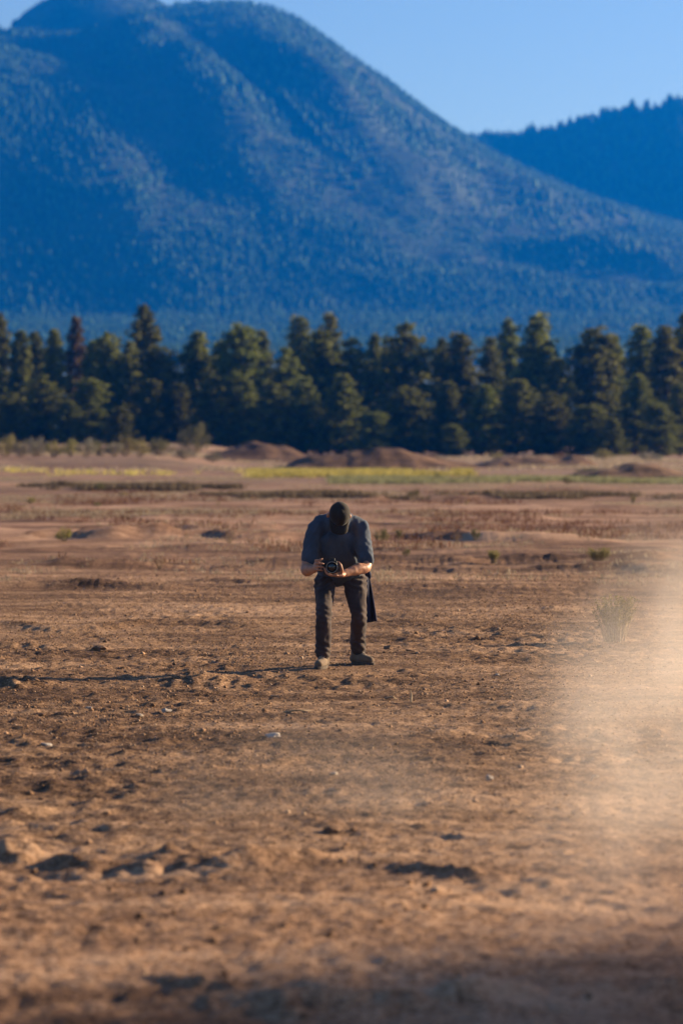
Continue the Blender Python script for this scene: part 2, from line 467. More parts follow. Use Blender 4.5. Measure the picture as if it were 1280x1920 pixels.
def forest_mesh():
    rng = np.random.default_rng(5)
    x, y, z, h = scatter_forest(rng)
    n = len(x)
    tiers = [(0.08, 0.78, 0.25), (0.42, 1.0, 0.165)]     # z0, z1, radius (relative)
    V = []; Fc = []
    base = 0
    ang0 = rng.uniform(0, 6.28, n)
    for z0, z1, r in tiers:
        ns = 5
        ring = []
        for k in range(ns):
            a = ang0 + k * 2 * math.pi / ns
            rr = r * h * rng.uniform(0.75, 1.3, n)
            ring.append(np.stack([x + rr * np.cos(a), y + rr * np.sin(a), z - 0.5 + h * (z0 + rng.uniform(-0.07, 0.07, n))], 1))
        apex = np.stack([x + h * rng.normal(0, 0.012, n), y, z - 0.5 + h * (z1 + 0.0)], 1)
        vs = np.stack(ring + [apex], 1)                     # n, ns+1, 3
        i0 = base + np.arange(n)[:, None] * (ns + 1)
        V.append(vs.reshape(-1, 3)); base += n * (ns + 1)
        Fc.append(np.stack([np.stack([i0[:, 0] + k, i0[:, 0] + (k + 1) % ns, i0[:, 0] + ns], 1) for k in range(ns)], 1).reshape(-1, 3))
    return mesh_np('mountain_forest', np.concatenate(V), np.concatenate(Fc), smooth=False)
link('mountain_forest', forest_mesh(), M['far_forest'], label='distant conifer forest covering the blue mountain and hill slopes', cat='forest', kind='stuff')

# ------------------------------------------------------------------ haze
def box_mesh(name, x0, x1, y0, y1, z0, z1):
    v = [(x, y, z) for z in (z0, z1) for y in (y0, y1) for x in (x0, x1)]
    f = [(0, 2, 3, 1), (4, 5, 7, 6), (0, 1, 5, 4), (2, 6, 7, 3), (0, 4, 6, 2), (1, 3, 7, 5)]
    me = bpy.data.meshes.new(name); me.from_pydata(v, [], f); return me
hm = bpy.data.materials.new('haze_air'); hm.use_nodes = True
t = hm.node_tree; t.nodes.remove(t.nodes['Principled BSDF'])
pv = t.nodes.new('ShaderNodeVolumePrincipled')
pv.inputs['Color'].default_value = (0.0, 0.15, 0.72, 1)
pv.inputs['Absorption Color'].default_value = (0.55, 0.40, 0.5, 1)
pv.inputs['Density'].default_value = 0.00020
pv.inputs['Anisotropy'].default_value = 0.25
t.links.new(pv.outputs[0], t.nodes['Material Output'].inputs['Volume'])
link('haze', box_mesh('haze', -1300, 1300, -140, 3520, -90, 520), hm, label='blue air haze thickening towards the mountain', cat='haze', kind='stuff')

# ------------------------------------------------------------------ mounds
def mound(pxl, pxr, d, depth, hgt, seed, label, skew=0.5):
    x0, x1 = (pxl - 640) / F * d, (pxr - 640) / F * d
    nx, ny = 90, 50
    u = np.linspace(0, 1, nx); v = np.linspace(0, 1, ny)
    U, Vv = np.meshgrid(u, v)
    X = x0 + (x1 - x0) * U; Y = d - depth / 2 + depth * Vv
    prof_u = np.sin(np.pi * U ** (math.log(0.5) / math.log(skew))) ** 0.9
    prof_v = np.where(Vv < 0.3, sstep(0, 0.3, Vv), 1 - sstep(0.35, 1, Vv))
    Z = hgt * prof_u * prof_v * (1 + 0.35 * fbm(X / 3.0, Y / 5, 3, seed)) + H(X, Y) - 0.06 + 0.05 * fbm(X / 0.8, Y / 1.2, 3, seed + 4)
    edge = np.minimum(np.minimum(U, 1 - U), np.minimum(Vv, 1 - Vv))
    Z = Z - 0.3 * (edge < 0.004)
    link('dirt_mound', mesh_np('dirt_mound', np.stack([X.ravel(), Y.ravel(), Z.ravel()], 1), grid_faces(ny, nx)), M['mound'], label=label, kind='structure')
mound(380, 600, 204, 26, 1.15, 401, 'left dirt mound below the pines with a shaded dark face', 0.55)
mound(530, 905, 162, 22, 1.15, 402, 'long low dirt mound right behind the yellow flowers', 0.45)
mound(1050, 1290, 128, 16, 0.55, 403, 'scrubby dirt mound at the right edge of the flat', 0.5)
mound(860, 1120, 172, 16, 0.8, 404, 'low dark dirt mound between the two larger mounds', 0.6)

# ------------------------------------------------------------------ plants: quads helper
def leaf_quads(centers, normals_rng, size, rng, aspect=0.5):
    """one thin quad (as two triangles sharing an island) per centre, random orientation"""
    n = len(centers)
    a = rng.normal(size=(n, 3)); a /= np.linalg.norm(a, axis=1, keepdims=True)
    b = rng.normal(size=(n, 3)); b -= a * (a * b).sum(1, keepdims=True); b /= np.linalg.norm(b, axis=1, keepdims=True)
    s = size * rng.uniform(0.6, 1.4, (n, 1))
    a = a * s; b = b * s * aspect
    v = np.stack([centers - a, centers + b * 0.9, centers + a, centers - b], 1).reshape(-1, 3)
    f = np.arange(n * 4).reshape(n, 4)
    return v, f

def tube_np(pts, rads, n=6):
    pts = np.asarray(pts, float); rads = np.asarray(rads, float)
    tang = np.gradient(pts, axis=0); tang /= np.linalg.norm(tang, axis=1, keepdims=True) + 1e-9
    ref = np.array([0.31, 0.95, 0.05])
    V = []
    for p, r, tg in zip(pts, rads, tang):
        u = np.cross(tg, ref); u /= np.linalg.norm(u) + 1e-9
        v = np.cross(tg, u)
        for k in range(n):
            a = 2 * math.pi * k / n
            V.append(p + r * (math.cos(a) * u + math.sin(a) * v))
    Fc = []
    for i in range(len(pts) - 1):
        for k in range(n):
            Fc.append((i * n + k, i * n + (k + 1) % n, (i + 1) * n + (k + 1) % n, (i + 1) * n + k))
    return np.array(V), np.array(Fc)

def merge(parts):
    V = []; Fc = []; b = 0
    for v, f in parts:
        V.append(v); Fc.append(f + b); b += len(v)
    return np.concatenate(V), np.concatenate(Fc)

# unit pine: height 1 (scaled by 12 m at build so needles keep their size), half-width profile
def make_pine(seed, style):
    rng = np.random.default_rng(seed)
    HT = 12.0
    tubes = []
    lean = rng.normal(0, 0.25, 2)
    zz = np.linspace(0, HT * 0.96, 9)
    trunk = np.stack([lean[0] * (zz / HT) ** 2, lean[1] * (zz / HT) ** 2, zz - 0.15], 1)
    tubes.append(tube_np(trunk, np.linspace(0.24, 0.03, 9), 7))
    if style == 'tall':      # narrow top over a wider skirt
        rad = lambda t: np.interp(t, [0, .06, .25, .45, .6, .68, .80, .92, 1], [1.1, 1.6, 2.0, 1.9, 1.2, 0.85, 1.15, 0.8, 0.1])
        z0 = 0.04
    elif style == 'round':
        rad = lambda t: np.interp(t, [0, .06, .3, .55, .8, .93, 1], [1.2, 1.8, 2.35, 2.3, 1.7, 1.0, 0.2])
        z0 = 0.03
    else:
        rad = lambda t: np.interp(t, [0, .05, .2, .5, .75, .92, 1], [1.2, 2.0, 2.3, 1.85, 1.25, 0.65, 0.1])
        z0 = 0.03
    clumps = []
    nlev = 30
    for i in range(nlev):
        tt = z0 + (1 - z0) * (i + rng.uniform(0, 0.8)) / nlev
        nb = rng.integers(4, 8) if tt < 0.85 else rng.integers(2, 5)
        a0 = rng.uniform(0, 6.28)
        gap = rng.uniform(0.7, 1.25)
        for b in range(nb):
            a = a0 + b * 2 * math.pi / nb + rng.normal(0, 0.3)
            L = float(rad(tt)) * rng.uniform(0.55, 1.2) * gap
            c0 = np.array([lean[0] * tt ** 2, lean[1] * tt ** 2, tt * HT])
            d = np.array([math.cos(a), math.sin(a), rng.uniform(-0.05, 0.35)])
            tip = c0 + d * L
            if L > 0.6 and tt < 0.9:
                midp = c0 + d * L * 0.5 + np.array([0, 0, -0.06 * L])
                tubes.append(tube_np([c0, midp, tip], [0.05, 0.035, 0.012], 4))
            for q in np.linspace(0.45, 1.0, 2 if L < 1.0 else 3):
                clumps.append((c0 + d * L * q + rng.normal(0, 0.12, 3), 0.34 + 0.16 * rng.uniform()))
    cs = []
    for c, r in clumps:
        m = 20
        p = rng.normal(size=(m, 3)); p /= np.linalg.norm(p, axis=1, keepdims=True)
        cs.append(c + p * r * rng.uniform(0.5, 1.1, (m, 1)) * np.array([1.15, 1.15, 0.75]))
    v, f = leaf_quads(np.concatenate(cs), None, 0.21, rng, 0.55)
    tv, tf = merge(tubes)
    return mesh_np('pine_crown', v, f, smooth=False), mesh_np('pine_trunk', tv, tf)
PINES = {}
for i, st in enumerate(['tall', 'cone', 'round', 'cone', 'round', 'tall', 'cone', 'round']):
    cm, tm = make_pine(700 + i, st)
    cm.materials.append(M['pine']); tm.materials.append(M['bark'])
    PINES.setdefault(st, []).append((cm, tm))
bcm, btm = make_pine(750, 'cone'); bcm.materials.append(M['brownpine']); btm.materials.append(M['bark'])
PINES['brown'] = [(bcm, btm)]
ORD = ['first', 'second', 'third', 'fourth', 'fifth', 'sixth', 'seventh', 'eighth', 'ninth', 'tenth', 'eleventh', 'twelfth', 'thirteenth', 'fourteenth', 'fifteenth',
       'sixteenth', 'seventeenth', 'eighteenth', 'nineteenth', 'twentieth', 'twenty-first', 'twenty-second', 'twenty-third', 'twenty-fourth', 'twenty-fifth', 'twenty-sixth',
       'twenty-seventh', 'twenty-eighth', 'twenty-ninth', 'thirtieth', 'thirty-first', 'thirty-second']
prs = random.Random(11)
def plant_pine(px, top, width, d, st, label):
    variants = PINES[st]
    cm, tm = variants[prs.randrange(len(variants))]
    x = (px - 640) / F * d
    z0 = float(H(np.array([x]), np.array([d]))[0])
    hgt = at(px, top, d).z - z0
    nat = {'tall': 4.0, 'round': 4.9, 'cone': 4.7, 'brown': 4.7}[st]
    sx = 0.95 * (width / F * d) / nat
    e = link('pine_tree', None, None, label=label, cat='tree', group='pines in the tree line')
    e.location = (x, d, z0); e.rotation_euler = (0, 0, prs.uniform(0, 6.28))
    e.scale = (sx, sx, hgt / 12.0)
    link('trunk', tm, parent=e); link('crown', cm, parent=e)
back = [(-25, 612, 90, 268, 'cone'), (3, 594, 62, 275, 'tall'), (38, 622, 74, 262, 'cone'), (72, 628, 66, 270, 'tall'), (100, 618, 74, 258, 'cone'), (145, 599, 66, 281, 'brown'), (178, 640, 80, 266, 'cone'),
        (208, 628, 86, 259, 'round'), (242, 642, 84, 270, 'cone'), (277, 579, 84, 277, 'tall'), (304, 652, 120, 258, 'round'), (368, 624, 112, 263, 'cone'), (412, 640, 84, 279, 'cone'), (450, 613, 118, 261, 'round'), (494, 620, 70, 283, 'cone'),
        (532, 655, 76, 262, 'round'), (562, 600, 86, 272, 'tall'), (601, 622, 124, 258, 'cone'), (618, 595, 70, 284, 'tall'), (664, 638, 104, 260, 'round'), (700, 626, 58, 282, 'cone'), (766, 611, 132, 262, 'round'), (730, 650, 80, 273, 'cone'),
        (827, 636, 62, 279, 'cone'), (862, 631, 96, 263, 'tall'), (918, 632, 76, 271, 'cone'), (953, 604, 66, 280, 'tall'), (1006, 597, 128, 261, 'tall'), (1040, 672, 96, 255, 'cone'), (1108, 618, 116, 263, 'round'), (1152, 630, 74, 279, 'cone'),
        (1201, 617, 88, 269, 'tall'), (1248, 612, 104, 260, 'cone'), (1284, 592, 76, 273, 'tall')]
sp = {145: 'brown half dead pine with reddish needles in the left of the tree line', 277: 'tallest pine left of centre with a narrow top standing clear of the others',
      1006: 'tall broad pine right of centre with a rounded top above its neighbours', 1284: 'tall dark pine cut by the right edge of the picture', -25: 'pine cut by the left edge of the picture',
      766: 'widest dark round headed pine just right of the bending man', 450: 'bright green sunlit round pine left of the bending man'}
lk = {'tall': 'narrow topped dark', 'cone': 'conical dark', 'round': 'broad bushy'}
back.sort()
for i, (px, top, wd, d, st) in enumerate(back):
    plant_pine(px, top, wd, d, st, sp.get(px) or '%s pine, %s from the left in the tall tree row' % (lk[st], ORD[i] if i < 32 else ORD[31]))
front = [(22, 738, 74, 244, 'round'), (84, 706, 92, 247, 'round'), (128, 752, 70, 243, 'cone'), (166, 712, 96, 246, 'round'), (222, 764, 56, 240, 'round'), (286, 712, 80, 249, 'cone'), (330, 720, 86, 250, 'cone'), (398, 706, 96, 248, 'cone'), (455, 700, 90, 249, 'round'), (518, 722, 90, 247, 'round'),
         (570, 706, 90, 249, 'cone'), (640, 702, 96, 248, 'cone'), (696, 772, 76, 240, 'round'), (760, 728, 112, 245, 'round'), (836, 716, 84, 249, 'cone'), (852, 796, 60, 236, 'round'), (905, 722, 90, 248, 'cone'), (968, 712, 112, 246, 'cone'), (1030, 738, 96, 243, 'round'),
         (1098, 758, 96, 241, 'round'), (1148, 784, 62, 236, 'cone'), (1190, 702, 92, 249, 'cone'), (1236, 756, 86, 241, 'round'), (1275, 722, 76, 246, 'round')]
front.sort()
for i, (px, top, wd, d, st) in enumerate(front):
    plant_pine(px, top, wd, d, st, 'shorter %s young pine, %s from the left in the low front row' % ('bushy' if st == 'round' else 'pointed', ORD[i]))

# ------------------------------------------------------------------ shrubs
def make_shrub(seed, kind):
    """unit shrub: height 1, width 1"""
    rng = np.random.default_rng(seed)
    tubes = []; cs = []
    ns = {'fan': 85, 'round': 46, 'dead': 40}[kind]
    for i in range(ns):
        a = rng.uniform(0, 6.28); r0 = rng.uniform(0, 0.17 if kind == 'fan' else 0.12)
        sp_ = {'fan': 0.30, 'round': 0.62, 'dead': 0.6}[kind] * math.sqrt(rng.uniform(0.02, 1))
        hh = rng.uniform(0.68, 1.05) if kind == 'fan' else math.sqrt(max(0.1, 1 - (sp_ / 0.66) ** 2)) * rng.uniform(0.7, 1.02)
        p0 = np.array([r0 * math.cos(a), r0 * math.sin(a), -0.03]); p2 = np.array([(r0 + sp_) * math.cos(a), (r0 + sp_) * math.sin(a), hh])
        p1 = (p0 + p2) / 2 + np.array([0.06 * math.cos(a), 0.06 * math.sin(a), 0.08]) + rng.normal(0, 0.02, 3)
        if kind == 'fan': p1 = p0 * 0.45 + p2 * 0.55 + np.array([-0.10 * sp_ * math.cos(a), -0.10 * sp_ * math.sin(a), 0.02])
        tubes.append(tube_np([p0, p1, p2], [0.010, 0.007, 0.003], 4))
        m = {'fan': 36, 'round': 46, 'dead': 14}[kind]
        q = rng.uniform(0.25 if kind != 'fan' else 0.32, 1.02, (m, 1)) ** (0.7 if kind == 'fan' else 0.6)
        P = (1 - q) ** 2 * p0 + 2 * q * (1 - q) * p1 + q * q * p2
        cs.append(P + rng.normal(0, 0.016 if kind == 'fan' else 0.045, (m, 3)))
    v, f = leaf_quads(np.concatenate(cs), None, 0.027 if kind == 'fan' else 0.034, rng, 0.38)
    tv, tf = merge(tubes)
    return mesh_np('shrub_foliage', v, f, smooth=False), mesh_np('shrub_stems', tv, tf)
SH = {}
for kind, mat in (('fan', 'shrub_yellow'), ('round', 'shrub_green'), ('dead', 'shrub_red')):
    for j in range(2):
        a, b = make_shrub(800 + j + len(SH) * 7, kind)
        b.materials.append(M['twig']); SH.setdefault(kind, []).append((a, b))
srs = random.Random(4)
def shrub(px, py, hpx, wpx, kind, mat, label, group='low shrubs on the flat', d=None):
    p = gpt(px, py) if d is None else None
    if p is None:
        x = (px - 640) / F * d; p = Vector((x, d, float(H(np.array([x]), np.array([d]))[0])))
    s = p.y / F
    a, b = SH[kind][srs.randrange(2)]
    key = a.name + mat
    am = bpy.data.meshes.get(key)
    if am is None:
        am = a.copy(); am.name = key; am.materials.clear(); am.materials.append(M[mat])
    e = link('shrub', None, label=label, cat='shrub', group=group)
    e.location = p; e.rotation_euler = (0, 0, srs.uniform(0, 6.28))
    wn = {'fan': 0.72, 'round': 1.25, 'dead': 1.25}[kind]
    e.scale = (wpx * s / wn, wpx * s / wn, hpx * s)
    link('stems', b, parent=e); link('foliage', am, parent=e)
shrub(1152, 1204, 84, 76, 'fan', 'shrub_yellow', 'tall upright yellow green brush veiled by dust at right', d=None)
for a in [(1120, 1058, 30, 42, 'fan', 'shrub_yellow', 'yellow green bush right of the man, behind the dusty brush'),
          (715, 1017, 28, 30, 'round', 'shrub_green', 'larger olive bush just right of the man\'s shoulder'),
          (747, 1011, 21, 20, 'round', 'shrub_green', 'small olive bush beside the larger one by the man'),
          (890, 1012, 23, 18, 'round', 'shrub_green', 'small green bush alone right of the two by the man'),
          (856, 1018, 26, 20, 'dead', 'shrub_red', 'thin reddish dead bush next to the lone green one'),
          (762, 1042, 14, 16, 'round', 'shrub_green', 'tiny olive tuft below the two bushes by the man'),
          (925, 1056, 24, 22, 'fan', 'shrub_yellow', 'sparse pale green tuft on the right middle ground'),
          (122, 1015, 27, 34, 'round', 'shrub_yellow', 'yellow green bush on the dark berm at far left'),
          (430, 1018, 26, 28, 'dead', 'shrub_red', 'reddish dry bush left of the man at shoulder level'),
          (350, 1012, 18, 10, 'dead', 'shrub_red', 'narrow dark dead stalk on the berm left of centre'),
          (300, 1066, 30, 32, 'dead', 'shrub_red', 'reddish brown dry bush at left middle ground'),
          (25, 963, 16, 22, 'dead', 'shrub_red', 'small dark brown bush at the left edge of the flat'),
          (60, 945, 14, 20, 'round', 'shrub_yellow', 'small yellow green tuft near the left edge on the pale strip'),
          (182, 950, 10, 16, 'round', 'shrub_green', 'small green tuft on the pale strip at left'),
          (408, 952, 10, 12, 'round', 'shrub_green', 'small green tuft on the pale strip left of the man'),
          (232, 932, 12, 18, 'round', 'shrub_yellow', 'yellow tuft left of centre near the dark scrub line'),
          (875, 952, 16, 12, 'dead', 'shrub_yellow', 'small yellowish tuft right of centre on the far flat'),
          (1186, 945, 14, 10, 'fan', 'shrub_yellow', 'small yellow tuft at right on the far flat'),
          (1272, 962, 18, 14, 'dead', 'shrub_red', 'small dark dead bush at the right edge of the flat'),
          (188, 921, 18, 26, 'round', 'shrub_green', 'taller dark bush in the scrub line at left'),
          (297, 920, 14, 24, 'round', 'shrub_green', 'low dark bush in the scrub line left of centre'),
          (775, 934, 18, 26, 'round', 'shrub_green', 'dark bush in the scrub line right of the man\'s head'),
          (1062, 908, 16, 18, 'round', 'shrub_green', 'dark green bush in front of the scrubby right mound')]:
    shrub(*a)
rowlab = 'shrub row along the left bank'
for i, (px, hpx, wpx, kind, mat, d) in enumerate([(12, 34, 46, 'round', 'shrub_yellow', 178), (38, 26, 34, 'round', 'shrub_grey', 174), (68, 30, 46, 'round', 'shrub_grey', 180), (100, 26, 30, 'round', 'shrub_yellow', 172), (133, 28, 30, 'round', 'shrub_yellow', 178),
                                        (162, 30, 34, 'round', 'shrub_grey', 173), (190, 26, 40, 'round', 'shrub_green', 182), (216, 24, 28, 'round', 'shrub_grey', 175), (236, 32, 34, 'round', 'shrub_yellow', 179), (262, 30, 30, 'round', 'shrub_yellow', 172),
                                        (298, 28, 46, 'round', 'shrub_green', 181), (345, 20, 34, 'round', 'shrub_grey', 176), (400, 16, 30, 'round', 'shrub_grey', 180)]):
    shrub(px, 0, hpx * 1.25, wpx * 1.25, kind, mat, '%s rounded shrub, %s from the left in the row on the left bank' % ({'shrub_yellow': 'yellow green', 'shrub_grey': 'grey', 'shrub_green': 'dark green'}[mat], ORD[i]), rowlab, d)
shrub(364, 0, 62, 62, 'round', 'shrub_green', 'large leaning olive bush standing in front of the pines at left', rowlab, 205)
for px, hpx, wpx, mat, d, lb in [(930, 14, 30, 'shrub_yellow', 214, 'yellowish low shrub under the pines right of centre'), (1048, 18, 26, 'shrub_red', 206, 'dark red low shrub under the pines at right'),
                                 (1130, 22, 44, 'shrub_yellow', 210, 'yellow green low shrub under the right hand pines'), (1215, 20, 50, 'shrub_grey', 200, 'grey low shrub near the right end of the tree line'),
                                 (1105, 20, 60, 'shrub_grey', 131, 'grey sage shrub on top of the scrubby right mound')]:
    shrub(px, 0, hpx, wpx, 'round', mat, lb, 'low shrubs under the pines', d)

# ------------------------------------------------------------------ ground cover (uncountable)
def tufts(name, mat, n, seed, fx, label, cat, size, nb=5, spread=0.7, bw=0.09):
    rng = np.random.default_rng(seed)
    x, y = fx(rng, n)
    z = H(x, y)
    V = []
    for k in range(nb):
        a = rng.uniform(0, 6.28, len(x)); s = size * rng.uniform(0.5, 1.3, len(x))
        ox, oy = rng.normal(0, spread * size, len(x)), rng.normal(0, spread * size, len(x))
        bx, by = np.cos(a) * s * bw, np.sin(a) * s * bw
        lx, ly = rng.normal(0, 0.35, len(x)) * s, rng.normal(0, 0.35, len(x)) * s
        V.append(np.stack([np.stack([x + ox - bx, y + oy - by, z - 0.02], 1), np.stack([x + ox + bx, y + oy + by, z - 0.02], 1),
                           np.stack([x + ox + lx + bx * 0.8, y + oy + ly + by * 0.8, z + s], 1), np.stack([x + ox + lx - bx * 0.8, y + oy + ly - by * 0.8, z + s * 0.9], 1)], 1))
    V = np.concatenate(V).reshape(-1, 3)
    link(name, mesh_np(name, V, np.arange(len(V)).reshape(-1, 4), smooth=False), mat, label=label, cat=cat, kind='stuff')
def strip(pxa, pxb, da, db, clump=6.0, thr=-0.1, seed=1):
    def f(rng, n):
        y = rng.uniform(da, db, n * 3); px = rng.uniform(pxa, pxb, n * 3); x = (px - 640) / F * y
        k = vn(x / clump, y / clump * 0.7, seed) + 0.4 * vn(x / clump * 4, y / clump * 3, seed + 1) > thr
        return x[k][:n], y[k][:n]
    return f
def flat_leaf(name, a, b, tr=0.3):
    return pine_mat(name, a, b, tr, 0.0)
M['flower'] = flat_leaf('yellow_petals', (0.26, 0.23, 0.06), (0.50, 0.44, 0.12), 0.35)
M['grass'] = flat_leaf('green_grass', (0.13, 0.135, 0.06), (0.30, 0.30, 0.16), 0.35)
M['straw'] = flat_leaf('straw_grass', (0.20, 0.155, 0.10), (0.42, 0.35, 0.25), 0.3)
M['scrub'] = flat_leaf('dark_scrub_leaf', (0.08, 0.06, 0.037), (0.19, 0.145, 0.09), 0.25)
tufts('yellow_flowers', M['flower'], 2600, 21, strip(470, 885, 127, 146, 2.2, -0.1, 31), 'band of yellow wildflowers in front of the long mound', 'flowers', 0.20)
tufts('wildflower_patches', M['flower'], 200, 22, strip(-40, 500, 130, 150, 2.2, 0.5, 33), 'sparse patches of yellow wildflowers towards the left', 'flowers', 0.20)
tufts('green_grass', M['grass'], 4200, 23, strip(620, 1320, 112, 126, 4, -0.3, 35), 'strip of green grass right of the yellow flowers', 'grass', 0.14)
tufts('dark_scrub', M['scrub'], 1500, 24, strip(-40, 450, 97, 103, 2, 0.1, 37), 'line of dark low scrub crossing the flat at left', 'scrub', 0.17)
tufts('scrub_line', M['scrub'], 2000, 25, strip(380, 1330, 85, 89, 2, 0.0, 39), 'line of dark low scrub crossing the flat behind the man', 'scrub', 0.13)
tufts('dry_grass', M['straw'], 8000, 26, strip(-60, 1340, 66, 130, 5, 0.1, 41), 'sparse dry straw grass over the far flat', 'grass', 0.06, spread=1.6)
tufts('weeds', M['straw'], 2200, 28, strip(-60, 1340, 34, 70, 2.5, 0.25, 47), 'sparse dry weeds over the middle ground', 'weeds', 0.05, spread=1.2)
tufts('brown_weeds', M['shrub_red'], 2600, 29, strip(-60, 1340, 40, 98, 3.5, 0.2, 49), 'sparse reddish brown dead weeds over the far flat', 'weeds', 0.09, spread=0.9)
tufts('bank_grass', M['straw'], 5000, 27, strip(-60, 1340, 150, 235, 7, 0.1, 43), 'dry grass on the banks and mounds below the pines', 'grass', 0.18)

# ------------------------------------------------------------------ grit
def grit():
    rng = np.random.default_rng(9)
    n = 78000
    y = 8.8 + (40 - 8.8) * rng.uniform(0, 1, n) ** 0.85; x = rng.uniform(-1, 1, n) * (y * 0.12 * 1.25 + 0.3)
    k = rng.uniform(0, 1, n) < 0.35 + 0.65 * sstep(-0.3, 0.4, vn(x / 1.1, y / 1.6, 401))
    x, y = x[k], y[k]; n = len(x)
    s = (0.004 + 0.0065 * rng.uniform(0, 1, n) ** 2.5) * (0.7 + 0.3 * sstep(13, 20, y)) + 0.018 * (rng.uniform(0, 1, n) > 0.993) * rng.uniform(0.3, 1, n)
    z = H(x, y) + s * 0.3
    dirs = np.array([(1, 0, 0), (0, 1, 0), (-1, 0, 0), (0, -1, 0), (0, 0, 1), (0, 0, -1)], float)
    V = []
    a = rng.uniform(0, 6.28, n)
    for d in dirs:
        dx = d[0] * np.cos(a) - d[1] * np.sin(a); dy = d[0] * np.sin(a) + d[1] * np.cos(a)
        r = s * rng.uniform(0.7, 1.5, n)
        V.append(np.stack([x + dx * r + rng.normal(0, 0.2, n) * s, y + dy * r + rng.normal(0, 0.2, n) * s, z + d[2] * r * 0.75], 1))
    V = np.stack(V, 1).reshape(-1, 3)
    tri = np.array([(0, 1, 4), (1, 2, 4), (2, 3, 4), (3, 0, 4), (1, 0, 5), (2, 1, 5), (3, 2, 5), (0, 3, 5)])
    Fc = (np.arange(n)[:, None, None] * 6 + tri[None]).reshape(-1, 3)
    link('grit', mesh_np('grit', V, Fc, smooth=False), M['grit'], label='loose gravelly grit and crumbs of soil over the flat', cat='gravel', kind='stuff')
grit()

# ------------------------------------------------------------------ clods, stones, twigs
def rock_mesh(seed, sub=2, flat=0.6):
    bm = bmesh.new(); bmesh.ops.create_icosphere(bm, subdivisions=sub, radius=1)
    co = np.array([v.co[:] for v in bm.verts])
    n = 0.38 * vn3(co[:, 0] * 1.3 + seed, co[:, 1] * 1.3, co[:, 2] * 1.3, seed) + 0.2 * vn3(co[:, 0] * 3.1 + seed, co[:, 1] * 3.1, co[:, 2] * 3.1, seed + 2)
    for v, k in zip(bm.verts, n): v.co = v.co * (1 + k); v.co.z *= flat
    me = bpy.data.meshes.new('rock'); bm.to_mesh(me); bm.free()
    return me
ROCKS = [rock_mesh(s, 2, f) for s, f in ((3, 0.7), (8, 0.55), (14, 0.8), (21, 0.6))]
def rock(px, py, wpx, hpx, mat, name, label, cat, group, rk):
    p = gpt(px, py); s = p.y / F
    me = bpy.data.meshes.get(rk.name + mat)
    if me is None:
        me = rk.copy(); me.name = rk.name + mat; me.materials.append(M[mat])
    o = link(name, me, None, label=label, cat=cat, group=group)
    o.location = (p.x, p.y, p.z + hpx * s * 0.08); o.scale = (wpx * s * 0.45, wpx * s * 0.45, hpx * s * 0.65)
    o.rotation_euler = (srs.uniform(-.15, .15), srs.uniform(-.15, .15), srs.uniform(-.5, .5))
G1 = 'pale stones on the dirt'
for i, (px, py, wp, hp, lb) in enumerate([(88, 1398, 24, 7, 'whitish flat stone at left, lowest of the pale stones there'), (262, 1342, 18, 8, 'grey white stone left of centre beside a flatter pale one'),
                                          (311, 1334, 22, 7, 'flat white stone just right of the grey white one'), (168, 1329, 15, 8, 'small grey stone at the left of the pale stones'),
                                          (510, 1381, 34, 9, 'wide pale stone below and left of the man\'s boots'), (625, 1453, 18, 9, 'pale stone below the man in the lower middle'),
                                          (916, 1461, 16, 10, 'pale stone at lower right of centre near the dust'), (875, 1322, 10, 5, 'tiny pale stone right of the man in front of the dust'),
                                          (931, 1266, 9, 5, 'tiny white stone far right of the man\'s boots')]):
    rock(px, py, wp, hp, 'stone', 'stone', lb, 'stone', G1, ROCKS[i % 4])
G2 = 'earth clods on the flat'
for i, (px, py, wp, hp, lb) in enumerate([(183, 1196, 17, 11, 'dark clod at left casting a long thin shadow'), (187, 1218, 34, 12, 'broad clod just below the shadowed clod at left'), (56, 1220, 20, 10, 'clod at the left edge above the grit'),
                                          (240, 1262, 18, 8, 'clod at the end of the man\'s shadow'), (408, 1258, 20, 8, 'flat clod between the man\'s shadow and his boots'), (112, 1358, 22, 9, 'clod at left edge with a thin shadow beside it'),
                                          (575, 1338, 14, 9, 'small clod below the man\'s left boot'), (727, 1217, 20, 12, 'clod just right of the man\'s rear boot'), (770, 1222, 24, 10, 'clod second to the right of the rear boot'),
                                          (305, 1682, 22, 16, 'round clod below the churned ridge at left'),
                                          (122, 1551, 18, 14, 'small clod above the churned ridge at left'), (410, 1746, 26, 14, 'clod in the blurred lower left foreground'), (850, 1686, 24, 12, 'clod on the churned ridge towards the dust'),
                                          (622, 1560, 34, 14, 'wide clod above the churned ridge at centre'), (745, 1412, 12, 8, 'small clod below the man at right')]):
    rock(px, py, wp, hp, 'clod', 'dirt_clod', lb, 'clod', G2, ROCKS[(i + 1) % 4])
def twig(pts, r, label, mat='twig'):
    P = []
    for px, py, lift in pts:
        p = gpt(px, py); P.append((p.x, p.y, p.z + lift))
    v, f = tube_np(P, [r] * (len(P) - 1) + [r * 0.5], 6)
    o0 = np.array(P[0]); me = mesh_np('twig', v - o0, f)
    o = link('twig', me, M[mat], label=label, cat='twig', group='dry twigs on the ground'); o.location = P[0]
twig([(532, 1339, .012), (560, 1338, .02), (582, 1336, .012)], 0.006, 'thin pale twig lying below the man\'s forward boot')
twig([(508, 1308, .01), (524, 1310, .015)], 0.006, 'short twig just left below the forward boot')
twig([(770, 1318, 0), (771, 1317, .045), (769, 1316, .085)], 0.007, 'short upright dead stub right of the man')
twig([(722, 1313, .01), (735, 1312, .02), (742, 1314, .012)], 0.008, 'pale twig beside the upright stub')
twig([(1106, 1470, .012), (1112, 1466, .03), (1122, 1463, .02)], 0.006, 'small curved pale twig in the dust at lower right', 'stone')

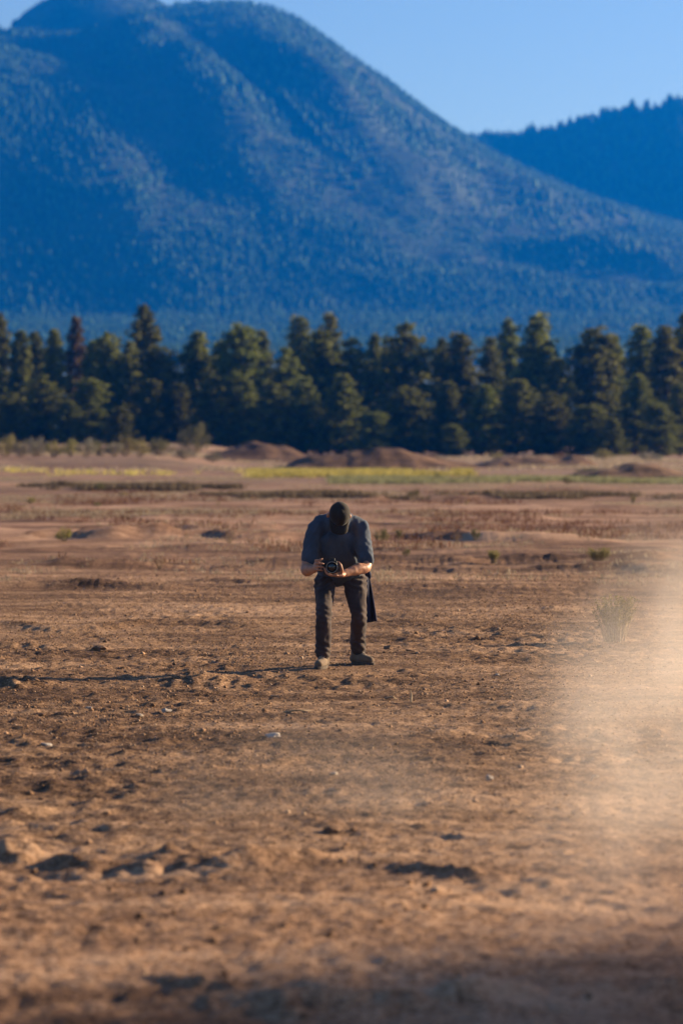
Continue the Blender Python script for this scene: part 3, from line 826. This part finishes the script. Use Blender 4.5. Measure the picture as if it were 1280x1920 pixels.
# ------------------------------------------------------------------ dust cloud
def dust():
    s = NT('dust_air'); s.t.nodes.remove(s.b)
    geo = s.n('ShaderNodeNewGeometry'); sep = s.n('ShaderNodeSeparateXYZ'); s.l(geo.outputs['Position'], sep.inputs[0])
    X, Y, Zc = sep.outputs
    def mr(v, a, b, c=0.0, d=1.0, smooth=True):
        m = s.n('ShaderNodeMapRange'); m.interpolation_type = 'SMOOTHSTEP' if smooth else 'LINEAR'
        for i, q in zip(range(1, 5), (a, b, c, d)): m.inputs[i].default_value = q
        s.l(v, m.inputs[0]); return m.outputs[0]
    def noise(scale, st, det, loc=(0, 0, 0)):
        mp = s.n('ShaderNodeMapping'); mp.inputs['Scale'].default_value = st; mp.inputs['Location'].default_value = loc
        s.l(geo.outputs['Position'], mp.inputs[0])
        n = s.n('ShaderNodeTexNoise'); n.inputs['Scale'].default_value = scale; n.inputs['Detail'].default_value = det; n.inputs['Roughness'].default_value = 0.5
        s.l(mp.outputs[0], n.inputs['Vector']); return n.outputs[0]
    n1 = noise(0.9, (1, 0.7, 1.0), 3)
    # edge of the plume wanders with the noise
    xx = s.math('ADD', X, s.math('MULTIPLY', s.math('SUBTRACT', n1, 0.5), 2.2))
    xr = s.math('SUBTRACT', X, s.math('MULTIPLY', s.math('SUBTRACT', Y, 15.0), 0.06))
    xq = s.math('ADD', xr, s.math('MULTIPLY', s.math('SUBTRACT', n1, 0.5), 2.6))
    e = s.math('MULTIPLY', mr(xq, 0.40, 2.1), mr(xr, 1.9, 3.0, 1.0, 0.0))
    zz = s.math('SUBTRACT', Zc, s.math('MULTIPLY', s.math('SUBTRACT', xr, 0.95), 0.95))
    n2 = noise(2.6, (1, 0.8, 1.0), 3, (1, 5, 2))
    zz = s.math('ADD', zz, s.math('ADD', s.math('MULTIPLY', s.math('SUBTRACT', n1, 0.5), 1.6), s.math('MULTIPLY', s.math('SUBTRACT', n2, 0.5), 0.8)))
    top = mr(zz, -0.05, 0.7, 1.0, 0.0)
    ya = mr(Y, 8.9, 11.5); yb = mr(Y, 19.5, 22.3, 1.0, 0.0)
    nb = mr(noise(1.5, (1, 0.8, 0.8), 4, (4, 2, 0)), 0.41, 0.59, 0.03, 1.0)
    d1 = s.math('MULTIPLY', s.math('MULTIPLY', e, top), s.math('MULTIPLY', ya, yb))
    d1 = s.math('MULTIPLY', s.math('MULTIPLY', d1, nb), DUST)
    # thin wisp drifting left across the middle
    wy = s.math('MULTIPLY', mr(Y, 13.0, 14.6), mr(Y, 15.0, 17.5, 1.0, 0.0)); wz = mr(Zc, 0.05, 0.55, 1.0, 0.0)
    wx = s.math('MULTIPLY', mr(X, -1.3, -0.1), 1.0)
    d2 = s.math('MULTIPLY', s.math('MULTIPLY', s.math('MULTIPLY', wy, wz), wx), s.math('MULTIPLY', mr(n1, 0.42, 0.68), 0.12))
    # thick dust core added out of view at right to shade the near corner
    cxn = s.math('MULTIPLY', mr(xx, 1.35, 2.5), mr(X, 5.2, 6.4, 1.0, 0.0)); cyn = s.math('MULTIPLY', mr(Y, 8.9, 9.6), mr(Y, 10.6, 13.4, 1.0, 0.0))
    czn = mr(s.math('ADD', s.math('ADD', Zc, s.math('MULTIPLY', s.math('SUBTRACT', Y, 10.0), 0.32)), s.math('MULTIPLY', s.math('SUBTRACT', n1, 0.5), 0.8)), 0.75, 1.7, 1.0, 0.0)
    d3 = s.math('MULTIPLY', s.math('MULTIPLY', cxn, cyn), s.math('MULTIPLY', czn, 3.2))
    den = s.math('ADD', s.math('ADD', d1, d2), d3)
    pv = s.n('ShaderNodeVolumePrincipled')
    pv.inputs['Color'].default_value = (0.88, 0.80, 0.75, 1); pv.inputs['Anisotropy'].default_value = 0.25
    s.l(den, pv.inputs['Density']); s.l(pv.outputs[0], s.out.inputs['Volume'])
    return s.m
DUST = 0.20
dm = dust()
link('dust_cloud', box_mesh('dust_cloud', -1.6, 6.8, 8.7, 22.5, -0.25, 2.3), dm, label='pale tan dust cloud drifting in from the right, with an added shading core out of view', cat='dust', kind='stuff')
cy.volume_step_rate = 1.0

# ------------------------------------------------------------------ the man
def limb(pts, rads, n=14, sub=5, cap=True):
    """closed tapered tube through pts; rads: r or (across x, other) pairs"""
    P = np.array([list(p) for p in pts], float)
    Rr = np.array([(r, r) if not hasattr(r, '__len__') else r for r in rads], float)
    m = len(P)
    T = np.linspace(0, m - 1, (m - 1) * sub + 1)
    def cr(A):
        out = []
        for t in T:
            i = min(int(t), m - 2); f = t - i
            p0 = A[max(i - 1, 0)]; p1 = A[i]; p2 = A[i + 1]; p3 = A[min(i + 2, m - 1)]
            out.append(0.5 * (2 * p1 + (p2 - p0) * f + (2 * p0 - 5 * p1 + 4 * p2 - p3) * f * f + (3 * p1 - p0 - 3 * p2 + p3) * f ** 3))
        return np.array(out)
    Q = cr(P); R = np.maximum(cr(Rr), 0.002)
    tg = np.gradient(Q, axis=0); tg /= np.linalg.norm(tg, axis=1, keepdims=True) + 1e-9
    if cap:
        def ends(q, r, t, s):
            o = []
            for a in (0.35, 0.75, 0.97):
                o.append((q + s * t * a * r.min(), r * math.sqrt(1 - a * a), t))
            return o
        a = ends(Q[0], R[0], tg[0], -1)[::-1]; b = ends(Q[-1], R[-1], tg[-1], 1)
        Q = np.concatenate([[x[0] for x in a], Q, [x[0] for x in b]]); R = np.concatenate([[x[1] for x in a], R, [x[1] for x in b]]); tg = np.concatenate([[x[2] for x in a], tg, [x[2] for x in b]])
    V = []
    for q, r, t in zip(Q, R, tg):
        u = np.array([1.0, 0, 0]); u = u - t * (u @ t)
        if np.linalg.norm(u) < 0.25:
            u = np.array([0, 0, 1.0]) - t * t[2]
        u /= np.linalg.norm(u); v = np.cross(t, u)
        for k in range(n):
            an = 2 * math.pi * k / n
            V.append(q + r[0] * math.cos(an) * u + r[1] * math.sin(an) * v)
    Fc = []
    ns = len(Q)
    for i in range(ns - 1):
        for k in range(n):
            Fc.append([i * n + k, i * n + (k + 1) % n, (i + 1) * n + (k + 1) % n, (i + 1) * n + k])
    V.append(Q[0]); V.append(Q[-1]); c0, c1 = len(V) - 2, len(V) - 1
    for k in range(n):
        Fc.append([c0, (k + 1) % n, k]); Fc.append([c1, (ns - 1) * n + k, (ns - 1) * n + (k + 1) % n])
    return np.array(V), Fc

def ellipsoid(c, ax, r, n=20):
    """ax: 3 orthonormal axes"""
    V = []; Fc = []
    for i in range(n + 1):
        th = math.pi * i / n
        for k in range(n):
            a = 2 * math.pi * k / n
            d = [math.sin(th) * math.cos(a) * r[0], math.sin(th) * math.sin(a) * r[1], math.cos(th) * r[2]]
            V.append(np.array(c) + sum(np.array(ax[j]) * d[j] for j in range(3)))
    for i in range(n):
        for k in range(n):
            Fc.append([i * n + k, i * n + (k + 1) % n, (i + 1) * n + (k + 1) % n, (i + 1) * n + k])
    return np.array(V), Fc

def fuse(name, parts, voxel, mat, parent, smooth_it=4, disp=None, loc=None):
    """union of closed shapes -> one continuous surface; returned as a plain mesh object"""
    V = []; Fc = []; b = 0
    for v, f in parts:
        V += [tuple(p) for p in v]; Fc += [[i + b for i in q] for q in f]; b += len(v)
    me = bpy.data.meshes.new(name + '_raw'); me.from_pydata(V, [], Fc)
    bm = bmesh.new(); bm.from_mesh(me); bmesh.ops.remove_doubles(bm, verts=bm.verts, dist=1e-5); bmesh.ops.recalc_face_normals(bm, faces=bm.faces); bm.to_mesh(me); bm.free()
    tmp = bpy.data.objects.new(name + '_raw', me); C.objects.link(tmp)
    r = tmp.modifiers.new('r', 'REMESH'); r.mode = 'VOXEL'; r.voxel_size = voxel
    if smooth_it:
        sm = tmp.modifiers.new('s', 'SMOOTH'); sm.factor = 0.5; sm.iterations = smooth_it
    dg = bpy.context.evaluated_depsgraph_get()
    out = bpy.data.meshes.new_from_object(tmp.evaluated_get(dg))
    out.name = name
    bpy.data.objects.remove(tmp); bpy.data.meshes.remove(me)
    n = len(out.vertices)
    co = np.empty(n * 3, np.float32); out.vertices.foreach_get('co', co); co = co.reshape(-1, 3).astype(float)
    if disp is not None:
        no = np.empty(n * 3, np.float32); out.vertices.foreach_get('normal', no); no = no.reshape(-1, 3)
        co = co + no * disp(co)[:, None]
    if parent is not None: co = co - np.array(parent.location)
    out.vertices.foreach_set('co', co.astype(np.float32).ravel())
    out.polygons.foreach_set('use_smooth', np.ones(len(out.polygons), bool))
    out.update(); out.materials.clear()
    return link(name, out, mat, parent)

def cloth_mat(name, a, b, sheen=0.08, scale=30, bs=0.25):
    s = NT(name)
    c = s.ramp(s.noise(scale * 0.2, detail=4), [(0.35, a), (0.65, b)])
    wv = s.noise(420, detail=1)
    s.bump(s.math('ADD', s.math('MULTIPLY', wv, 0.25), s.noise(scale, (1, 1, 0.6), 3)), bs, 0.006)
    s.b.inputs['Sheen Weight'].default_value = sheen
    return s.fin(c, 0.9, 0.15)
M['shirt'] = cloth_mat('blue_tshirt_cotton', (0.042, 0.052, 0.072), (0.062, 0.078, 0.108))
M['trousers'] = cloth_mat('brown_grey_trouser_cloth', (0.040, 0.028, 0.026), (0.068, 0.048, 0.044))
M['jacket'] = cloth_mat('navy_jacket_cloth', (0.012, 0.014, 0.032), (0.024, 0.028, 0.060))
M['cap'] = cloth_mat('dark_cap_cloth', (0.020, 0.016, 0.014), (0.034, 0.028, 0.025))
M['suede'] = cloth_mat('tan_boot_suede', (0.12, 0.085, 0.06), (0.21, 0.15, 0.105), 0.05)
M['sole'] = plain('boot_sole', (0.06, 0.045, 0.035), (0.12, 0.09, 0.07), 30)
M['lace'] = plain('boot_lace', (0.25, 0.21, 0.17), (0.36, 0.31, 0.26), 30)
def skin_mat():
    s = NT('tanned_skin')
    c = s.ramp(s.noise(22, detail=4), [(0.3, (0.30, 0.135, 0.075)), (0.7, (0.44, 0.215, 0.125))])
    s.b.inputs['Subsurface Weight'].default_value = 0.08
    s.b.inputs['Subsurface Scale'].default_value = 0.01
    s.bump(s.noise(90, detail=2), 0.15, 0.002)
    return s.fin(c, 0.5, 0.4)
M['skin'] = skin_mat()
M['hair'] = plain('dark_hair', (0.015, 0.010, 0.007), (0.04, 0.026, 0.018), 120)

man = link('person', None, label='bending man in blue t-shirt, dark cap and grey trousers looking down at his camera', cat='person')
man.location = (at(640, 1250, 24.35).x, 24.35, 0)

def P3(px, py, d): return np.array(at(px, py, d)[:])
# spine (shirt)
cxp = 633
sp0 = P3(638, 1092, 24.62); sp1 = P3(636, 1062, 24.54); sp2 = P3(633, 1026, 24.40); sp3 = P3(632, 996, 24.26); sp4 = P3(633, 979, 24.14)
shL, shR = P3(591, 996, 24.20), P3(674, 995, 24.20)
elL, elR = P3(574, 1068, 24.06), P3(687, 1062, 24.02)
wrL, wrR = P3(590, 1067, 23.89), P3(643, 1076, 23.84)
def lerp(a, b, t): return a + (b - a) * t
def shirt_disp(co):
    x, y, z = co[:, 0], co[:, 1], co[:, 2]
    # folds falling from the shoulders towards the hem
    f = 0.021 * vn3(x / 0.05 + 3, y / 0.30, z / 0.30, 601) + 0.007 * vn3((x + 0.5 * z) / 0.03, y / 0.2, z / 0.2 + 5, 602) + 0.004 * vn3((x - 0.6 * z) / 0.022, y / 0.1, z / 0.12, 603)
    # pull lines towards the armpits
    f += 0.002 * np.sin((z * 0.7 + np.abs(x) * 0.8 + y) * 95 + 3 * vn3(x / 0.1, y / 0.1, z / 0.1, 604)) * np.exp(-((z - 1.03) / 0.1) ** 2)
    f -= 0.010 * np.exp(-((np.abs(x + 0.035) - 0.155 - 0.12 * (1.05 - z)) / 0.014) ** 2) * np.exp(-((z - 1.02) / 0.09) ** 2)
    return f
shirt_parts = [limb([sp0 + (0, 0, 0.085), sp1 + (0, 0, 0.02), sp2, sp3, sp4 + (0, 0.02, 0)], [(0.20, 0.125), (0.20, 0.14), (0.205, 0.142), (0.195, 0.125), (0.11, 0.09)], 24),
               limb([shL + (0.02, 0, 0.012), P3(608, 983, 24.21), P3(633, 977, 24.2), P3(658, 983, 24.21), shR + (-0.02, 0, 0.012)], [0.084, 0.088, 0.088, 0.088, 0.084], 16),
               limb([lerp(shL, sp3, 0.25), shL, lerp(shL, elL, 0.45), lerp(shL, elL, 0.70)], [0.086, 0.086, 0.072, 0.067], 16),
               limb([lerp(shR, sp3, 0.25), shR, lerp(shR, elR, 0.45), lerp(shR, elR, 0.80)], [0.086, 0.086, 0.072, 0.067], 16),
               # front hanging loose under the chest
               limb([P3(634, 1010, 24.12), P3(636, 1040, 24.20), P3(640, 1062, 24.34)], [(0.15, 0.05), (0.175, 0.06), (0.185, 0.06)], 20)]
fuse('shirt', shirt_parts, 0.010, M['shirt'], man, 9, shirt_disp)

# skin: head, neck, arms and hands in one surface
up = np.array([0.17, -0.93, 0.36]); up /= np.linalg.norm(up)
sd = np.array([1.0, 0, 0]); sd = sd - up * (sd @ up); sd /= np.linalg.norm(sd)
fw = np.cross(up, sd)
if fw[2] > 0: fw = -fw                       # face turned to the ground
HC = P3(635.5, 967, 23.98)
hp = lambda a, b, c: HC + sd * a + fw * b + up * c
head = [ellipsoid(hp(0, -0.008, 0.025), (sd, fw, up), (0.076, 0.096, 0.098)), ellipsoid(hp(0, 0.022, -0.055), (sd, fw, up), (0.062, 0.066, 0.075)),
        limb([hp(0, 0.088, 0.0), hp(0, 0.108, -0.03), hp(0, 0.088, -0.045)], [0.010, 0.017, 0.010], 8),                     # nose
        limb([hp(-0.026, 0.080, -0.078), hp(0, 0.090, -0.076), hp(0.026, 0.080, -0.078)], [0.007, 0.010, 0.007], 8),      # lips
        limb([hp(-0.05, 0.075, 0.018), hp(0, 0.09, 0.022), hp(0.05, 0.075, 0.018)], [0.009, 0.011, 0.009], 8),          # brow
        ellipsoid(hp(0, 0.07, -0.115), (sd, fw, up), (0.03, 0.03, 0.022), 10)]                                         # chin
for s_ in (-1, 1):
    head.append(ellipsoid(hp(0.090 * s_, -0.004, -0.008), (sd, fw, up), (0.016, 0.022, 0.034), 10))                     # ear
    head.append(ellipsoid(hp(0.045 * s_, 0.062, -0.04), (sd, fw, up), (0.024, 0.022, 0.026), 10))                      # cheek
neck = limb([sp4 + (0, 0.04, -0.01), lerp(sp4, HC, 0.5), hp(0, -0.03, -0.06)], [0.062, 0.058, 0.058], 14)
armL = limb([shL, lerp(shL, elL, 0.5), elL, lerp(elL, wrL, 0.35), lerp(elL, wrL, 0.8), wrL], [0.056, 0.055, 0.047, 0.051, 0.037, 0.031], 14)
armR = limb([shR, lerp(shR, elR, 0.5), elR, lerp(elR, wrR, 0.35), lerp(elR, wrR, 0.8), wrR], [0.050, 0.050, 0.043, 0.050, 0.037, 0.031], 14)
# grip hand (picture left): palm beside the grip, four fingers wrapped over the front, thumb behind
hL = [limb([wrL, P3(591, 1063, 23.88), P3(592, 1059, 23.85)], [(0.030, 0.030), (0.020, 0.042), (0.016, 0.040)], 12)]
for k, (py, tx, ty) in enumerate([(1050.5, 604, 1048), (1056.5, 606, 1057), (1062.5, 606, 1063.5), (1068.5, 604, 1069.5)]):
    hL.append(limb([P3(591.5, py + 1, 23.868), P3(592.0, py, 23.825), P3(597.5, py, 23.797), P3(tx, ty, 23.806)], [0.0105, 0.0105, 0.0098, 0.0085], 10))
hL.append(limb([P3(592, 1062, 23.90), P3(596, 1056, 23.955), P3(602, 1053, 23.965)], [0.013, 0.0115, 0.0095], 10))
# lens hand (picture right): palm up under the barrel, fingers curling up its far side, thumb on the near side
hR = [limb([wrR, P3(637, 1077.5, 23.81), P3(629, 1078.5, 23.785)], [(0.030, 0.028), (0.046, 0.020), (0.044, 0.016)], 12)]
for k, (dd, tipx, tipy) in enumerate([(23.735, 609.5, 1067), (23.757, 608.5, 1065.5), (23.779, 608.5, 1066.5), (23.800, 609.5, 1069)]):
    hR.append(limb([P3(631, 1078.5, dd + 0.004), P3(621, 1078.6, dd), P3(612.5, 1075, dd), P3(tipx, tipy, dd)], [0.0108, 0.0105, 0.0098, 0.0085], 10))
hR.append(limb([P3(640, 1077, 23.80), P3(641, 1068, 23.765), P3(637.5, 1058, 23.755), P3(634, 1053.5, 23.757)], [0.015, 0.0125, 0.011, 0.009], 10))
def arm_disp(co):
    return 0.0025 * vn3(co[:, 0] / 0.03, co[:, 1] / 0.03, co[:, 2] / 0.03, 611)
# torso core keeps the skin one continuous body inside the clothes
core = limb([sp1 + (0, 0, 0.06), sp2, sp3, sp4 + (0, 0.03, 0)], [(0.15, 0.09), (0.16, 0.09), (0.16, 0.08), (0.07, 0.06)], 16)
shl = limb([shL, sp3, shR], [0.055, 0.06, 0.055], 12)
body = fuse('body', head + [neck, armL, armR, core, shl] + hL + hR, 0.0056, M['skin'], man, 2, arm_disp)
body['label'] = 'tanned bare forearms, hands and bowed head'
# hair at the nape
fuse('hair', [ellipsoid(hp(0, -0.022, 0.008), (sd, fw, up), (0.0805, 0.092, 0.088))], 0.006, M['hair'], man, 1)

# cap
capr = link('cap', None)
C.objects.unlink(capr); bpy.data.objects.remove(capr)
def cap_mesh():
    V = []; Fc = []; nr, nc = 10, 36
    for i in range(nr + 1):
        th = 0.5 * math.pi * i / nr
        for k in range(nc):
            a = 2 * math.pi * k / nc
            r = math.sin(th) ** 0.86; hgt = math.cos(th)
            seam = 1 - 0.020 * math.exp(-((((a / (math.pi / 3)) % 1) - 0.5) * 2 * 0 + min((a / (math.pi / 3)) % 1, 1 - (a / (math.pi / 3)) % 1)) ** 2 / 0.004) * math.sin(th)
            V.append(hp(0.090 * r * math.cos(a) * seam, -0.004 + 0.108 * r * math.sin(a) * seam, 0.028 + 0.102 * hgt * (1 + 0.06 * math.sin(a))))
    for i in range(nr):
        for k in range(nc):
            Fc.append((i * nc + k, i * nc + (k + 1) % nc, (i + 1) * nc + (k + 1) % nc, (i + 1) * nc + k))
    return V, Fc
def solid(name, V, Fc, mat, parent, thick, loc):
    me = bpy.data.meshes.new(name); me.from_pydata([tuple(np.array(v) - np.array(loc)) for v in V], [], Fc)
    bm = bmesh.new(); bm.from_mesh(me); bmesh.ops.remove_doubles(bm, verts=bm.verts, dist=1e-5); bmesh.ops.recalc_face_normals(bm, faces=bm.faces)
    bmesh.ops.solidify(bm, geom=bm.faces[:], thickness=thick); bm.to_mesh(me); bm.free()
    me.polygons.foreach_set('use_smooth', np.ones(len(me.polygons), bool))
    return link(name, me, mat, parent)
ML = np.array(man.location)
cap = solid('cap', *cap_mesh(), M['cap'], man, 0.003, ML)
bv = []; bf = []; nu, nv = 16, 6
for j in range(nv + 1):
    for i in range(nu + 1):
        a = math.pi * (0.13 + 0.74 * i / nu); q = j / nv
        ex, ey = math.cos(a), math.sin(a)
        r0x, r0y = 0.089, 0.106
        ext = 0.075 * q * min(1, math.sin(math.pi * i / nu) * 1.7)
        bx = r0x * ex + 0.15 * ext * ex; by = -0.004 + r0y * ey + ext
        bv.append(hp(bx, by, 0.030 - 0.010 * q - 0.020 * (abs(ex) ** 2) * (0.3 + q)))
for j in range(nv):
    for i in range(nu):
        q = j * (nu + 1) + i; bf.append((q, q + 1, q + nu + 2, q + nu + 1))
solid('brim', bv, bf, M['cap'], cap, 0.004, ML)
v, f = ellipsoid(hp(0, -0.004, 0.132), (sd, fw, up), (0.008, 0.008, 0.005), 8)
bme = bpy.data.meshes.new('button'); bme.from_pydata([tuple(p - ML) for p in v], [], f); link('button', bme, M['cap'], cap)

# trousers
hipL, hipR = P3(609, 1088, 24.60), P3(665, 1088, 24.62)
knL, knR = P3(606.5, 1158, 24.22), P3(672, 1152, 24.45)
anL, anR = P3(606, 1224, 24.24), P3(671.5, 1217, 24.66)
def tr_disp(co):
    x, y, z = co[:, 0], co[:, 1], co[:, 2]
    knee = np.exp(-((z - 0.43) / 0.09) ** 2); ank = np.exp(-((z - 0.16) / 0.08) ** 2); hip = np.exp(-((z - 0.74) / 0.08) ** 2)
    a = 0.008 * vn3((x + 0.3 * z) / 0.05, y / 0.06, z / 0.22, 621) + 0.004 * vn3((x - 0.5 * z) / 0.035, y / 0.04, z / 0.09, 622)
    ph = 3.0 * vn3(x / 0.09, y / 0.09, z / 0.09, 623)
    a += (0.003 * knee + 0.005 * ank) * np.sin(z * 120 + x * 45 + y * 20 + ph) + 0.006 * hip * np.sin(z * 120 + np.abs(x) * 60 + ph)
    return a
fuse('trousers', [limb([P3(638, 1056, 24.60), P3(638, 1066, 24.62), P3(638, 1074, 24.62)], [(0.195, 0.12), (0.215, 0.125), (0.20, 0.11)], 22),
                  limb([hipL, lerp(hipL, knL, 0.5), knL, lerp(knL, anL, 0.35), lerp(knL, anL, 0.75), anL], [0.092, 0.080, 0.063, 0.067, 0.066, 0.066], 18),
                  limb([hipR, lerp(hipR, knR, 0.5), knR, lerp(knR, anR, 0.35), lerp(knR, anR, 0.75), anR], [0.106, 0.089, 0.067, 0.070, 0.068, 0.066], 18)],
     0.008, M['trousers'], man, 3, tr_disp)

# boots
def boot(an, yaw, zg):
    d = np.array([math.sin(yaw), -math.cos(yaw), 0]); s = np.array([math.cos(yaw), math.sin(yaw), 0]); z = np.array([0, 0, 1.0])
    b0 = np.array([an[0], an[1], zg]) - d * 0.02
    q = lambda a, c, h: b0 + d * a + s * c + z * h
    up_ = fuse('boot', [limb([q(-0.045, 0, 0.05), q(0.05, 0, 0.055), q(0.13, 0, 0.052), q(0.195, 0, 0.048)], [(0.040, 0.04), (0.041, 0.045), (0.045, 0.038), (0.037, 0.031)], 16),
                        limb([q(-0.01, 0, 0.05), q(-0.005, 0, 0.11), q(-0.01, 0, 0.165)], [0.048, 0.047, 0.050], 14)], 0.007, M['suede'], man, 2,
               lambda co: 0.003 * vn3(co[:, 0] / 0.03, co[:, 1] / 0.03, co[:, 2] / 0.03, 631))
    V = []; Fc = []; n = 28
    for h, k in ((0.0, 0.97), (0.008, 1.0), (0.026, 1.0), (0.030, 0.94)):
        for i in range(n):
            a = 2 * math.pi * i / n
            L = 0.085 + 0.162 * math.cos(a); wd = (0.050 + 0.008 * math.cos(a)) * math.sin(a) * (1 - 0.12 * math.exp(-((L - 0.04) / 0.05) ** 2))
            V.append(q(L * k + (1 - k) * 0.085, wd * k, h))
    for j in range(3):
        for i in range(n): Fc.append((j * n + i, j * n + (i + 1) % n, (j + 1) * n + (i + 1) % n, (j + 1) * n + i))
    Fc.append(tuple(range(n))[::-1]); Fc.append(tuple(range(3 * n, 4 * n)))
    me = bpy.data.meshes.new('sole'); me.from_pydata([tuple(p - ML) for p in V], [], Fc); link('sole', me, M['sole'], up_)
    parts = []
    for i in range(5):
        a = 0.035 + 0.018 * i; h = 0.128 - 0.0085 * i
        parts.append(tube_np([q(a, -0.024, h - 0.008), q(a + 0.006, 0, h + 0.003), q(a, 0.024, h - 0.008)], [0.0035] * 3, 6))
    lv, lf = merge(parts); link('laces', mesh_np('laces', lv - ML, lf), M['lace'], up_)
zgL = float(H(np.array([anL[0]]), np.array([anL[1] - 0.1]))[0]); zgR = float(H(np.array([anR[0]]), np.array([anR[1] - 0.05]))[0])
boot(anL, -0.22, zgL - 0.006)
boot(anR, 0.62, zgR - 0.006)

# jacket tied at the hip, hanging behind the leg
def jacket():
    nu, nv = 14, 30; V = []; Fc = []
    for j in range(nv + 1):
        t = j / nv
        for i in range(nu + 1):
            s_ = i / nu
            xl = 676 + 4 * t; xr = 690 + 17 * t ** 0.8
            px = xl + (xr - xl) * s_; py = 1072 + (97 - 5 * s_) * t
            d = 24.74 + 0.05 * math.sin(s_ * 9 + t * 2.0) * (0.35 + 0.65 * t) + 0.03 * t
            V.append(P3(px, py, d))
    for j in range(nv):
        for i in range(nu):
            q = j * (nu + 1) + i; Fc.append((q, q + 1, q + nu + 2, q + nu + 1))
    o = solid('jacket', V, Fc, M['jacket'], man, 0.014, ML)
    o['label'] = 'dark navy jacket hanging from his hip behind the leg'
jacket()
def belt_knot():
    fuse('jacket_knot', [limb([P3(684, 1073, 24.70), P3(690, 1075, 24.70), P3(693, 1083, 24.70)], [0.022, 0.026, 0.014], 10)], 0.007, M['jacket'], man, 2)
belt_knot()

# ------------------------------------------------------------------ the camera he holds
M['black'] = plain('black_camera_plastic', (0.010, 0.010, 0.011), (0.018, 0.018, 0.019), 60, 0.5, 0.4, 0.2, 0.001)
M['rim'] = plain('lens_ring_metal', (0.22, 0.20, 0.17), (0.30, 0.27, 0.23), 40, 0.35, 0.5, 0)
gl = NT('lens_glass'); gl.b.inputs['Coat Weight'].default_value = 0.6
M['glass'] = gl.fin((0.006, 0.008, 0.012), 0.08, 0.5)
LC = P3(622, 1063.5, 23.74)
camo = link('camera', None, label='black camera with a wide dark lens held in the man\'s hands', cat='camera')
camo.location = Vector(LC)
def lathe(name, prof_, mat, parent, n=40):
    V = []; Fc = []
    for yv, r in prof_:
        for k in range(n):
            a = 2 * math.pi * k / n; V.append((r * math.cos(a), yv, r * math.sin(a)))
    for i in range(len(prof_) - 1):
        for k in range(n): Fc.append((i * n + k, i * n + (k + 1) % n, (i + 1) * n + (k + 1) % n, (i + 1) * n + k))
    me = bpy.data.meshes.new(name); me.from_pydata(V, [], Fc)
    bm = bmesh.new(); bm.from_mesh(me); bmesh.ops.recalc_face_normals(bm, faces=bm.faces); bm.to_mesh(me); bm.free()
    me.polygons.foreach_set('use_smooth', np.ones(len(me.polygons), bool))
    return link(name, me, mat, parent)
lens = lathe('lens', [(0.13, 0.034), (0.10, 0.036), (0.098, 0.041), (0.06, 0.042), (0.058, 0.045), (0.0, 0.047), (-0.004, 0.0455), (-0.004, 0.043), (0.03, 0.039)], M['black'], camo)
lathe('front_ring', [(0.004, 0.0475), (-0.0065, 0.0480), (-0.0085, 0.0465), (-0.0075, 0.0430), (0.004, 0.0425)], M['rim'], lens)
lathe('front_glass', [(0.012, 0.041), (0.006, 0.032), (0.002, 0.018), (0.0005, 0.0005)], M['glass'], lens)
def rbox(name, c, s, bev, mat, parent):
    bm = bmesh.new(); bmesh.ops.create_cube(bm, size=1)
    for v in bm.verts: v.co = Vector((v.co.x * s[0] + c[0], v.co.y * s[1] + c[1], v.co.z * s[2] + c[2]))
    bmesh.ops.bevel(bm, geom=bm.edges[:], offset=bev, segments=3, affect='EDGES', profile=0.6)
    me = bpy.data.meshes.new(name); bm.to_mesh(me); bm.free()
    return link(name, me, mat, parent)
rbox('camera_body', (-0.022, 0.155, 0.002), (0.135, 0.055, 0.092), 0.012, M['black'], camo)
rbox('grip', (-0.092, 0.120, -0.004), (0.036, 0.075, 0.086), 0.014, M['black'], camo)
rbox('viewfinder_hump', (0.0, 0.150, 0.056), (0.055, 0.055, 0.030), 0.010, M['black'], camo)
